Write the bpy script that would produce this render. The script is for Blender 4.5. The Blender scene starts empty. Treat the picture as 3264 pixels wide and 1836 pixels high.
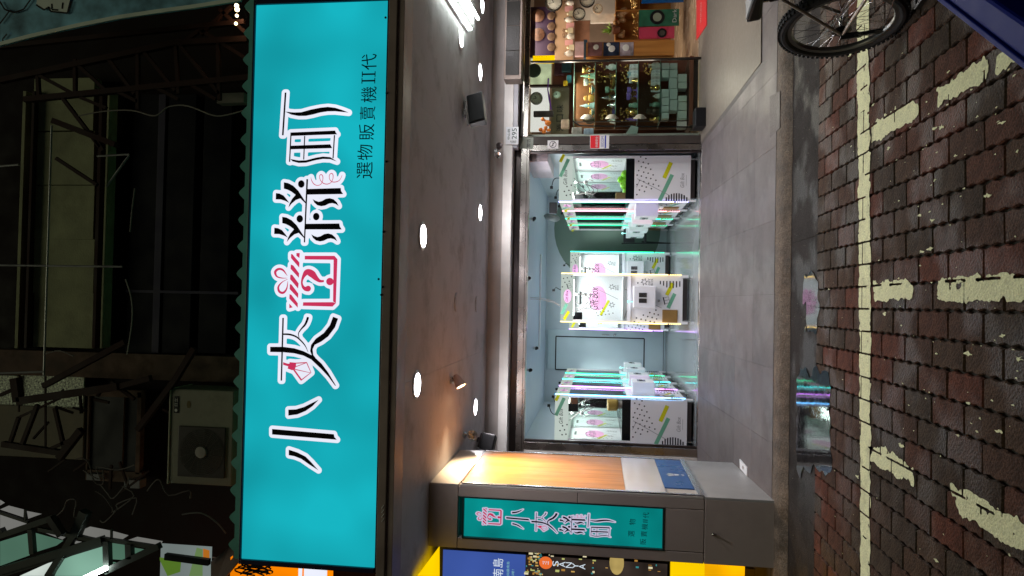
import bpy, math, random
import numpy as np
from mathutils import Vector, Matrix
random.seed(7)
R = random.Random(11)
sc = bpy.context.scene
col = sc.collection

# ---------------------------------------------------------------- camera, world, sun, exposure
ZC = 1.5
_D = np.array([-48, -273, 2200.]); _D /= np.linalg.norm(_D)
_X = np.array([1, -.0197, (48 - 273 * .0197) / 2200]); _X /= np.linalg.norm(_X)
_Z = -np.cross(_X, _D)
_M = np.array([_X, _D, _Z])          # photo camera axes (right, up, forward) -> world

cam_d = bpy.data.cameras.new('camera'); cam = bpy.data.objects.new('camera', cam_d); col.objects.link(cam)
cam_d.sensor_fit = 'HORIZONTAL'; cam_d.sensor_width = 36; cam_d.lens = 36 * 2200 / 3264
cam_d.clip_start = .05; cam_d.clip_end = 300
_c0 = _M @ np.array([0, -1., 0]); _c1 = _M @ np.array([1., 0, 0]); _c2 = _M @ np.array([0, 0, -1.])
cam.matrix_world = Matrix(((_c0[0], _c1[0], _c2[0], 0), (_c0[1], _c1[1], _c2[1], 0), (_c0[2], _c1[2], _c2[2], ZC), (0, 0, 0, 1)))
sc.camera = cam

w = bpy.data.worlds.new('World'); sc.world = w; w.use_nodes = True
nt = w.node_tree; nt.nodes.clear()
wo = nt.nodes.new('ShaderNodeOutputWorld'); bg = nt.nodes.new('ShaderNodeBackground'); sky = nt.nodes.new('ShaderNodeTexSky')
sky.sky_type = 'NISHITA'; sky.sun_disc = False; sky.sun_elevation = math.radians(62); sky.sun_rotation = math.radians(170)
bg.inputs[1].default_value = .0012
nt.links.new(sky.outputs[0], bg.inputs[0]); nt.links.new(bg.outputs[0], wo.inputs[0])
sd = bpy.data.lights.new('night_glow', 'SUN'); sd.energy = .5; sd.angle = math.radians(25); sd.color = (1, 1, .68)
so = bpy.data.objects.new('night_glow', sd); col.objects.link(so)
so.rotation_euler = (math.radians(22), 0, math.radians(-10))       # falls from behind the camera, steeply down the street
sc.view_settings.view_transform = 'Standard'; sc.view_settings.look = 'None'
sc.view_settings.exposure = 0; sc.view_settings.gamma = 1; sc.view_settings.use_curve_mapping = False
sc.cycles.use_denoising = True
sc.cycles.max_bounces = 7; sc.cycles.diffuse_bounces = 4; sc.cycles.glossy_bounces = 4; sc.cycles.transmission_bounces = 6
sc.cycles.transparent_max_bounces = 12; sc.cycles.sample_clamp_indirect = 4; sc.cycles.caustics_reflective = False; sc.cycles.caustics_refractive = False

def ray(px, py):
    return _M @ np.array([918. - py, -(px - 1632.), 2200.])
def at(px, py, y=None, x=None, z=None):
    """point of the world on the plane y=, x= or z= seen at that place of the photograph"""
    r = ray(px, py)
    t = y / r[1] if y is not None else (x / r[0] if x is not None else (z - ZC) / r[2])
    return Vector((r[0] * t, r[1] * t, r[2] * t + ZC))
def afloor(px, py):
    """point on the arcade floor, which climbs to the shop fronts"""
    r = ray(px, py); t = (.063 - .057 * 5.8 - ZC) / (r[2] - .057 * r[1])
    return Vector((r[0] * t, r[1] * t, r[2] * t + ZC))
def fz(y): return .063 + .057 * (y - 5.8)

# ---------------------------------------------------------------- materials
MATS = {}
def srgb(r, g, b):
    f = lambda c: (c / 255 / 12.92) if c / 255 <= .04045 else ((c / 255 + .055) / 1.055) ** 2.4
    return (f(r), f(g), f(b))
def mat(name, c, rough=.6, metal=0., var=.12, scale=4., bump=.0, bscale=60., trans=0., spec=.35, dirt=0., dscale=1.3, alpha=1., wet=None, fine=0.):
    if name in MATS: return MATS[name]
    m = bpy.data.materials.new(name); m.use_nodes = True; MATS[name] = m
    n = m.node_tree.nodes; l = m.node_tree.links; p = n['Principled BSDF']
    p.inputs['Roughness'].default_value = rough; p.inputs['Metallic'].default_value = metal
    p.inputs['Specular IOR Level'].default_value = spec
    p.inputs['Transmission Weight'].default_value = trans
    p.inputs['Alpha'].default_value = alpha
    tc = n.new('ShaderNodeTexCoord')
    no = n.new('ShaderNodeTexNoise'); no.inputs['Scale'].default_value = scale; no.inputs['Detail'].default_value = 8
    l.new(tc.outputs['Object'], no.inputs['Vector'])
    rp = n.new('ShaderNodeMapRange'); rp.inputs[1].default_value = .3; rp.inputs[2].default_value = .7
    rp.inputs[3].default_value = 1 - var; rp.inputs[4].default_value = 1 + var
    l.new(no.outputs[0], rp.inputs[0])
    mx = n.new('ShaderNodeVectorMath'); mx.operation = 'SCALE'; mx.inputs[0].default_value = c
    l.new(rp.outputs[0], mx.inputs['Scale'])
    out = mx.outputs[0]
    if dirt:
        n2 = n.new('ShaderNodeTexNoise'); n2.inputs['Scale'].default_value = dscale; n2.inputs['Detail'].default_value = 12; n2.inputs['Roughness'].default_value = .7
        l.new(tc.outputs['Object'], n2.inputs['Vector'])
        r2 = n.new('ShaderNodeMapRange'); r2.inputs[1].default_value = .5; r2.inputs[2].default_value = .72; r2.inputs[3].default_value = 0; r2.inputs[4].default_value = dirt
        l.new(n2.outputs[0], r2.inputs[0])
        mm = n.new('ShaderNodeMix'); mm.data_type = 'RGBA'; l.new(r2.outputs[0], mm.inputs[0]); l.new(out, mm.inputs[6])
        mm.inputs[7].default_value = (c[0] * .35, c[1] * .33, c[2] * .3, 1); out = mm.outputs[2]
    l.new(out, p.inputs['Base Color'])
    rr = n.new('ShaderNodeMapRange'); rr.inputs[1].default_value = .3; rr.inputs[2].default_value = .7
    rr.inputs[3].default_value = max(0, rough * .8); rr.inputs[4].default_value = min(1, rough * 1.2); l.new(no.outputs[0], rr.inputs[0]); l.new(rr.outputs[0], p.inputs['Roughness'])
    if fine:      # small specks and pits
        n3 = n.new('ShaderNodeTexNoise'); n3.inputs['Scale'].default_value = 110; n3.inputs['Detail'].default_value = 3; l.new(tc.outputs['Object'], n3.inputs['Vector'])
        r3 = n.new('ShaderNodeMapRange'); r3.inputs[1].default_value = .35; r3.inputs[2].default_value = .7; r3.inputs[3].default_value = 1 - fine; r3.inputs[4].default_value = 1 + fine; l.new(n3.outputs[0], r3.inputs[0])
        v3 = n.new('ShaderNodeVectorMath'); v3.operation = 'SCALE'; l.new(out, v3.inputs[0]); l.new(r3.outputs[0], v3.inputs['Scale']); l.new(v3.outputs[0], p.inputs['Base Color'])
    if wet:       # patches where the surface is still wet
        gm = n.new('ShaderNodeNewGeometry'); n4 = n.new('ShaderNodeTexNoise'); n4.inputs['Scale'].default_value = 2.6; n4.inputs['Detail'].default_value = 7; l.new(gm.outputs['Position'], n4.inputs['Vector'])
        r4 = n.new('ShaderNodeMapRange'); r4.inputs[1].default_value = .46; r4.inputs[2].default_value = .58; r4.inputs[3].default_value = rough; r4.inputs[4].default_value = wet; l.new(n4.outputs[0], r4.inputs[0]); l.new(r4.outputs[0], p.inputs['Roughness'])
    if bump:
        nb = n.new('ShaderNodeTexNoise'); nb.inputs['Scale'].default_value = bscale; nb.inputs['Detail'].default_value = 6
        l.new(tc.outputs['Object'], nb.inputs['Vector'])
        b = n.new('ShaderNodeBump'); b.inputs['Strength'].default_value = bump; b.inputs['Distance'].default_value = .01
        l.new(nb.outputs[0], b.inputs['Height']); l.new(b.outputs[0], p.inputs['Normal'])
    return m
def emis(name, c, s=1., var=0., scale=1.2):
    if name in MATS: return MATS[name]
    m = bpy.data.materials.new(name); m.use_nodes = True; MATS[name] = m
    n = m.node_tree.nodes; l = m.node_tree.links; n.clear()
    o = n.new('ShaderNodeOutputMaterial'); e = n.new('ShaderNodeEmission'); e.inputs[0].default_value = (*c, 1); e.inputs[1].default_value = s
    l.new(e.outputs[0], o.inputs[0])
    if var:
        tc = n.new('ShaderNodeTexCoord'); no = n.new('ShaderNodeTexNoise'); no.inputs['Scale'].default_value = scale; no.inputs['Detail'].default_value = 1
        l.new(tc.outputs['Object'], no.inputs['Vector'])
        rp = n.new('ShaderNodeMapRange'); rp.inputs[1].default_value = .3; rp.inputs[2].default_value = .7; rp.inputs[3].default_value = s * (1 - var); rp.inputs[4].default_value = s * (1 + var)
        l.new(no.outputs[0], rp.inputs[0]); l.new(rp.outputs[0], e.inputs[1])
    return m
def glass(name='clear_glass', c=(.9, 1, .97), rough=.0):
    if name in MATS: return MATS[name]
    m = bpy.data.materials.new(name); m.use_nodes = True; MATS[name] = m
    n = m.node_tree.nodes; l = m.node_tree.links; n.clear()
    o = n.new('ShaderNodeOutputMaterial'); t = n.new('ShaderNodeBsdfTransparent'); t.inputs[0].default_value = (*c, 1)
    g = n.new('ShaderNodeBsdfGlossy'); g.inputs[1].default_value = rough + .02; f = n.new('ShaderNodeFresnel'); f.inputs[0].default_value = 1.25
    mx = n.new('ShaderNodeMixShader'); l.new(f.outputs[0], mx.inputs[0]); l.new(t.outputs[0], mx.inputs[1]); l.new(g.outputs[0], mx.inputs[2]); l.new(mx.outputs[0], o.inputs[0])
    return m
def woodmat(name, c, dark=.75, axis=2, rough=.35):
    if name in MATS: return MATS[name]
    m = mat(name, c, rough, var=0)
    n = m.node_tree.nodes; l = m.node_tree.links; p = n['Principled BSDF']
    tc = n.new('ShaderNodeTexCoord'); mp = n.new('ShaderNodeMapping')
    s = [9, 9, 9]; s[axis] = .5; mp.inputs['Scale'].default_value = s
    no = n.new('ShaderNodeTexNoise'); no.inputs['Scale'].default_value = 1.6; no.inputs['Detail'].default_value = 9; no.inputs['Distortion'].default_value = .6
    l.new(tc.outputs['Object'], mp.inputs[0]); l.new(mp.outputs[0], no.inputs['Vector'])
    cr = n.new('ShaderNodeValToRGB'); cr.color_ramp.elements[0].position = .35; cr.color_ramp.elements[1].position = .65
    cr.color_ramp.elements[0].color = (c[0] * dark, c[1] * dark * .93, c[2] * dark * .85, 1); cr.color_ramp.elements[1].color = (*c, 1)
    l.new(no.outputs[0], cr.inputs[0]); l.new(cr.outputs[0], p.inputs['Base Color'])
    return m

# ---------------------------------------------------------------- mesh helper
class MB:
    def __init__(s): s.v = []; s.f = []; s.m = []
    def add(s, vs, fs, mi=0):
        b = len(s.v); s.v += [tuple(v) for v in vs]; s.f += [tuple(b + i for i in f) for f in fs]; s.m += [mi] * len(fs); return s
    def box(s, x0, x1, y0, y1, z0, z1, mi=0):
        x0, x1 = min(x0, x1), max(x0, x1); y0, y1 = min(y0, y1), max(y0, y1); z0, z1 = min(z0, z1), max(z0, z1)
        return s.add([(x0, y0, z0), (x1, y0, z0), (x1, y1, z0), (x0, y1, z0), (x0, y0, z1), (x1, y0, z1), (x1, y1, z1), (x0, y1, z1)],
                     [(0, 3, 2, 1), (4, 5, 6, 7), (0, 1, 5, 4), (1, 2, 6, 5), (2, 3, 7, 6), (3, 0, 4, 7)], mi)
    def quad(s, a, b, c, d, mi=0): return s.add([a, b, c, d], [(0, 1, 2, 3)], mi)
    def hexa(s, bot, top, mi=0):
        return s.add(list(bot) + list(top), [(0, 3, 2, 1), (4, 5, 6, 7), (0, 1, 5, 4), (1, 2, 6, 5), (2, 3, 7, 6), (3, 0, 4, 7)], mi)
    def tube(s, pts, r, n=8, mi=0, cap=True):
        pts = [Vector(p) for p in pts]; rr = r if isinstance(r, (list, tuple)) else [r] * len(pts)
        vs = []; fs = []; up = None
        for i, p in enumerate(pts):
            d = (pts[min(i + 1, len(pts) - 1)] - pts[max(i - 1, 0)]).normalized()
            if up is None:
                up = Vector((0, 0, 1)) if abs(d.z) < .9 else Vector((1, 0, 0))
            a = d.cross(up)
            if a.length < 1e-4: a = d.cross(Vector((0, 1, .3)))
            a.normalize(); b = a.cross(d).normalized(); up = b
            for k in range(n):
                t = 2 * math.pi * k / n; vs.append(p + a * math.cos(t) * rr[i] + b * math.sin(t) * rr[i])
        for i in range(len(pts) - 1):
            for k in range(n):
                fs.append((i * n + k, i * n + (k + 1) % n, (i + 1) * n + (k + 1) % n, (i + 1) * n + k))
        if cap: fs.append(tuple(range(n))[::-1]); fs.append(tuple((len(pts) - 1) * n + k for k in range(n)))
        return s.add(vs, fs, mi)
    def bar(s, a, b, w, h, mi=0, up=(0, 0, 1)):
        a = Vector(a); b = Vector(b); d = (b - a).normalized(); u = Vector(up)
        if abs(d.dot(u)) > .95: u = Vector((0, 1, 0))
        r = d.cross(u).normalized() * w / 2; u2 = r.cross(d).normalized() * h / 2
        return s.hexa([a - r - u2, a + r - u2, b + r - u2, b - r - u2], [a - r + u2, a + r + u2, b + r + u2, b - r + u2], mi)
    def lathe(s, prof, c=(0, 0, 0), n=16, mi=0, ax=None, sq=1., cap=True):
        """prof: (radius, height) from the bottom up, around z (or the axis ax) at c"""
        c = Vector(c); A = Vector(ax or (0, 0, 1)).normalized(); u = Vector((1, 0, 0)) if abs(A.x) < .9 else Vector((0, 1, 0))
        P = A.cross(u).normalized(); Q = A.cross(P).normalized(); vs = []; fs = []
        for r, h in prof:
            for k in range(n):
                t = 2 * math.pi * k / n; vs.append(c + A * h + P * r * math.cos(t) + Q * r * sq * math.sin(t))
        for i in range(len(prof) - 1):
            for k in range(n): fs.append((i * n + k, i * n + (k + 1) % n, (i + 1) * n + (k + 1) % n, (i + 1) * n + k))
        if cap: fs.append(tuple(range(n))[::-1]); fs.append(tuple((len(prof) - 1) * n + k for k in range(n)))
        return s.add(vs, fs, mi)
    def ball(s, c, r, n=12, mi=0, sz=1.):
        return s.lathe([(r * math.sin(math.pi * i / 8) + .0005, -r * sz * math.cos(math.pi * i / 8)) for i in range(9)], c, n, mi)
    def prism(s, poly, f0, f1, mi=0):
        """poly: 2d points, f0/f1 map a 2d point to the back and front 3d point"""
        n = len(poly); from mathutils.geometry import tessellate_polygon
        tri = tessellate_polygon([[Vector((p[0], p[1], 0)) for p in poly]])
        vs = [f0(p) for p in poly] + [f1(p) for p in poly]
        fs = [tuple(i + n for i in t) for t in tri] + [(i, (i + 1) % n, n + (i + 1) % n, n + i) for i in range(n)]
        return s.add(vs, fs, mi)
    def flat(s, poly, f, mi=0):
        from mathutils.geometry import tessellate_polygon
        tri = tessellate_polygon([[Vector((p[0], p[1], 0)) for p in poly]])
        return s.add([f(p) for p in poly], [tuple(t) for t in tri], mi)
    def build(s, name, mats, parent=None, smooth=False, bevel=0, kind=None, label=None, cat=None, group=None, local=False):
        mats = mats if isinstance(mats, (list, tuple)) else [mats]
        off = Vector((0, 0, 0))
        if parent is not None and not local:
            p = parent
            while p is not None: off += p.location; p = p.parent
        elif parent is None and not local:
            A = np.array(s.v); off = Vector(((A[:, 0].min() + A[:, 0].max()) / 2, (A[:, 1].min() + A[:, 1].max()) / 2, A[:, 2].min()))
        me = bpy.data.meshes.new(name)
        me.from_pydata([(v[0] - off.x, v[1] - off.y, v[2] - off.z) for v in s.v], [], s.f)
        for m in mats: me.materials.append(m)
        if len(mats) > 1: me.polygons.foreach_set('material_index', s.m)
        if smooth: me.polygons.foreach_set('use_smooth', [True] * len(s.f))
        me.update(); me.validate()
        o = bpy.data.objects.new(name, me); col.objects.link(o)
        if parent is not None: o.parent = parent
        elif not local: o.location = off
        if bevel:
            b = o.modifiers.new('bevel', 'BEVEL'); b.width = bevel; b.segments = 2; b.limit_method = 'ANGLE'
        if smooth:
            try:
                me.set_sharp_from_angle(angle=math.radians(40))
            except Exception: pass
        tag(o, label, cat, group, kind); return o
def tag(o, label=None, cat=None, group=None, kind=None):
    if label: o['label'] = label
    if cat: o['category'] = cat
    if group: o['group'] = group
    if kind: o['kind'] = kind
    return o
def thing(name, loc, label, cat, group=None, rz=0):
    o = bpy.data.objects.new(name, None); col.objects.link(o); o.location = loc; o.rotation_euler.z = rz; o.empty_display_size = .1
    return tag(o, label, cat, group)
def copy_tree(o, parent=None):
    c = o.copy(); col.objects.link(c)
    if parent is not None: c.parent = parent
    for ch in list(o.children): copy_tree(ch, c)
    return c
def light(kind, name, loc, energy, color=(1, 1, 1), size=.1, parent=None, rot=(0, 0, 0), shape=None, size_y=None, spot=None, blend=.5, spread=None):
    d = bpy.data.lights.new(name, kind); d.energy = energy; d.color = color
    if kind == 'AREA':
        d.size = size
        if shape: d.shape = shape
        if size_y: d.size_y = size_y
        if spread: d.spread = spread
    elif kind == 'SPOT': d.spot_size = spot; d.spot_blend = blend; d.shadow_soft_size = size
    else: d.shadow_soft_size = size
    o = bpy.data.objects.new(name, d); col.objects.link(o); o.location = loc; o.rotation_euler = rot
    if parent is not None:
        o.parent = parent
        p = parent
        while p is not None: o.location = o.location - p.location; p = p.parent
    return o

# flat text: triangles of the built-in font, fitted to a box
_TX = {}
def text_tris(s):
    if s in _TX: return _TX[s]
    cu = bpy.data.curves.new('t', 'FONT'); cu.body = s; cu.resolution_u = 3
    o = bpy.data.objects.new('t', cu); col.objects.link(o); bpy.context.view_layer.update()
    ev = o.evaluated_get(bpy.context.evaluated_depsgraph_get()); me = ev.to_mesh()
    vs = [(v.co.x, v.co.y) for v in me.vertices]; fs = [tuple(p.vertices) for p in me.polygons]
    ev.to_mesh_clear(); bpy.data.objects.remove(o); bpy.data.curves.remove(cu)
    if not vs: vs = [(0, 0), (1, 0), (1, 1)]; fs = []
    A = np.array(vs); lo = A.min(0); hi = A.max(0); A = (A - (lo + hi) / 2) / np.maximum(hi - lo, 1e-6)
    _TX[s] = (A.tolist(), fs, float((hi - lo)[0] / max((hi - lo)[1], 1e-6))); return _TX[s]
def text_on(mb, s, f, cx, cy, w=None, h=.1, mi=0, rot=0., shear=0.):
    """text centred at cx, cy of a 2d surface that f maps to the world"""
    A, fs, asp = text_tris(s)
    if w is None: w = h * asp
    c, q = math.cos(rot), math.sin(rot); pts = []
    for a, b in A:
        a, b = a * w + b * h * shear, b * h; pts.append(f((cx + a * c - b * q, cy + a * q + b * c)))
    mb.add(pts, fs, mi)

# signed distance fields turned into flat meshes
def sdf_poly(P, X, Y):
    P = np.array(P, float); d = np.full(X.shape, 1e9); inside = np.zeros(X.shape, bool); n = len(P)
    for i in range(n):
        a = P[i]; b = P[(i + 1) % n]; e = b - a; L = e @ e + 1e-12
        t = np.clip(((X - a[0]) * e[0] + (Y - a[1]) * e[1]) / L, 0, 1)
        d = np.minimum(d, (X - a[0] - t * e[0]) ** 2 + (Y - a[1] - t * e[1]) ** 2)
        c = ((a[1] > Y) != (b[1] > Y))
        with np.errstate(divide='ignore', invalid='ignore'):
            c &= X < (b[0] - a[0]) * (Y - a[1]) / (b[1] - a[1] + 1e-15) + a[0]
        inside ^= c
    d = np.sqrt(d); return np.where(inside, -d, d)
def march(mb, xs, ys, F, f, mi=0):
    """fill F<0 over the grid; f maps (x, y) to the world; wholly covered cells of a row are merged"""
    ny, nx = F.shape; cache = {}; V = []; 
    def cut(i0, j0, i1, j1):
        k = (i0, j0, i1, j1)
        if k in cache: return cache[k]
        a, b = F[j0, i0], F[j1, i1]; t = a / (a - b)
        V.append(f((xs[i0] + (xs[i1] - xs[i0]) * t, ys[j0] + (ys[j1] - ys[j0]) * t))); cache[k] = len(V) - 1; return cache[k]
    def node(i, j):
        k = (i, j)
        if k not in cache: V.append(f((xs[i], ys[j]))); cache[k] = len(V) - 1
        return cache[k]
    faces = []; N = F < 0
    for j in range(ny - 1):
        run = None
        for i in range(nx - 1):
            c = (N[j, i], N[j, i + 1], N[j + 1, i + 1], N[j + 1, i]); k = sum(c)
            if k == 4:
                if run is None: run = i
                continue
            if run is not None: faces.append((node(run, j), node(i, j), node(i, j + 1), node(run, j + 1))); run = None
            if k == 0: continue
            cs = [(i, j), (i + 1, j), (i + 1, j + 1), (i, j + 1)]; poly = []
            for q in range(4):
                a = cs[q]; b = cs[(q + 1) % 4]
                if c[q]: poly.append(node(*a))
                if c[q] != c[(q + 1) % 4]:
                    poly.append(cut(*a, *b) if a < b else cut(*b, *a))
            if len(poly) > 2: faces.append(tuple(poly))
        if run is not None: faces.append((node(run, j), node(nx - 1, j), node(nx - 1, j + 1), node(run, j + 1)))
    mb.add(V, faces, mi)
def smooth_noise(X, Y, scale, seed):
    r = np.random.RandomState(seed); n = 64; g = r.rand(n, n)
    x = X * scale; y = Y * scale; xi = np.floor(x).astype(int); yi = np.floor(y).astype(int); fx = x - xi; fy = y - yi
    fx = fx * fx * (3 - 2 * fx); fy = fy * fy * (3 - 2 * fy); G = lambda a, b: g[b % n, a % n]
    return (G(xi, yi) * (1 - fx) + G(xi + 1, yi) * fx) * (1 - fy) + (G(xi, yi + 1) * (1 - fx) + G(xi + 1, yi + 1) * fx) * fy
# ---------------------------------------------------------------- palette
M_soffit = mat('soffit_paint', (.52, .50, .52), .8, var=.1, scale=1.6, dirt=.7, dscale=1.9)
M_fascia = mat('dark_fascia_metal', (.40, .31, .29), .5, var=.2, scale=3, dirt=.4)
M_white = mat('white_paint', (.74, .74, .76), .55, var=.04)
M_steel = mat('stainless_steel', (.42, .38, .36), .28, metal=1, var=.1)
M_dsteel = mat('dark_steel', (.12, .1, .1), .35, metal=1)
M_black = mat('black_plastic', (.009, .009, .011), .4)
M_clad = mat('grey_cladding', (.42, .36, .33), .45, spec=.25, var=.06, scale=2, dirt=.25)
M_cladw = mat('pale_cladding', (.5, .47, .44), .4, var=.05, scale=2, dirt=.2)
M_conc = mat('old_concrete', (.2, .18, .16), .85, var=.2, scale=3, bump=.3, dirt=.6)
M_rust = mat('dark_painted_steel', (.03, .014, .012), .7, var=.3, spec=.12)
M_silver = mat('silver_metal', (.6, .6, .6), .25, metal=1)
M_gold = mat('gold_metal', (.9, .58, .2), .25, metal=1)
E_white = emis('lamp_white', (1, .97, 1), 14)
E_teal = emis('backlit_teal', (.008, .42, .495), .92, var=.2, scale=1.6)
E_halo = emis('backlit_white', (.84, .86, .98), 1.0, var=.06)
M_ink = mat('black_ink', (.012, .009, .02), .35, var=0)
E_pink = emis('backlit_pink', (.62, .035, .11), .95, var=.1)
E_teal_dim = emis('backlit_teal_dim', (.002, .24, .23), .95, var=.25, scale=3)
E_navy = emis('backlit_navy', (.006, .02, .10), .9)

# ---------------------------------------------------------------- the shop sign over the arcade
YS = 4.75
TA = lambda x, y: at(760 + x / 2.588, 200 + y / 2.588, y=YS)
TB = lambda x, y: at(760 + x / 2.786, 760 + y / 2.786, y=YS)
TC = lambda x, y: at(760 + x / 2.278, 1200 + y / 2.278, y=YS)
TD = lambda x, y: at(820 + x / 4.83, 520 + y / 4.83, y=YS)
def PL(T, pts): return [(T(*p).x, T(*p).z) for p in pts]
def CR(pts, n=4, closed=False):
    out = []; N = len(pts)
    for i in range(N if closed else N - 1):
        if closed: q = [pts[(i + k - 1) % N] for k in range(4)]
        else: q = [pts[max(i - 1, 0)], pts[i], pts[i + 1], pts[min(i + 2, N - 1)]]
        for s in range(n):
            t = s / n
            out.append(tuple(.5 * (2 * q[1][k] + (q[2][k] - q[0][k]) * t + (2 * q[0][k] - 5 * q[1][k] + 4 * q[2][k] - q[3][k]) * t * t + (3 * q[1][k] - q[0][k] - 3 * q[2][k] + q[3][k]) * t ** 3) for k in range(len(pts[0]))))
    if not closed: out.append(tuple(pts[-1]))
    return out
def SK(T, pts, n=5):
    """brush stroke (x, y, width) in photo pixels of the zoom -> outline"""
    c = CR(pts, n); L = []; Rr = []
    for i, p in enumerate(c):
        a = c[max(i - 1, 0)]; b = c[min(i + 1, len(c) - 1)]; dx = b[0] - a[0]; dy = b[1] - a[1]; l = math.hypot(dx, dy) or 1
        nx, ny = -dy / l * p[2] / 2, dx / l * p[2] / 2
        L.append((p[0] + nx, p[1] + ny)); Rr.append((p[0] - nx, p[1] - ny))
    return [PL(T, [L[i], L[i + 1], Rr[i + 1], Rr[i]]) for i in range(len(c) - 1)]
def CIR(T, x, y, rx, ry=None): return PL(T, [(x + rx * math.cos(t * math.pi / 10), y + (ry or rx) * math.sin(t * math.pi / 10)) for t in range(20)])
def sh(pts, dx, dy): return [(p[0] + dx, p[1] + dy) for p in pts]
wave = [(858, 555), (900, 580), (950, 597), (1000, 585), (1060, 550), (1120, 541), (1180, 558), (1230, 605), (1258, 662), (1210, 630), (1160, 618), (1110, 625), (1050, 655), (990, 665), (930, 650), (885, 610)]
yy = [(415, 297), (480, 308), (560, 350), (640, 430), (750, 600), (750, 625), (668, 545), (600, 570), (535, 625), (485, 685), (505, 620), (540, 555), (595, 490), (530, 440), (470, 410), (415, 395)]
ll = [(293, 463), (350, 470), (410, 500), (460, 560), (500, 615), (440, 585), (370, 562), (290, 560)]
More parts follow.
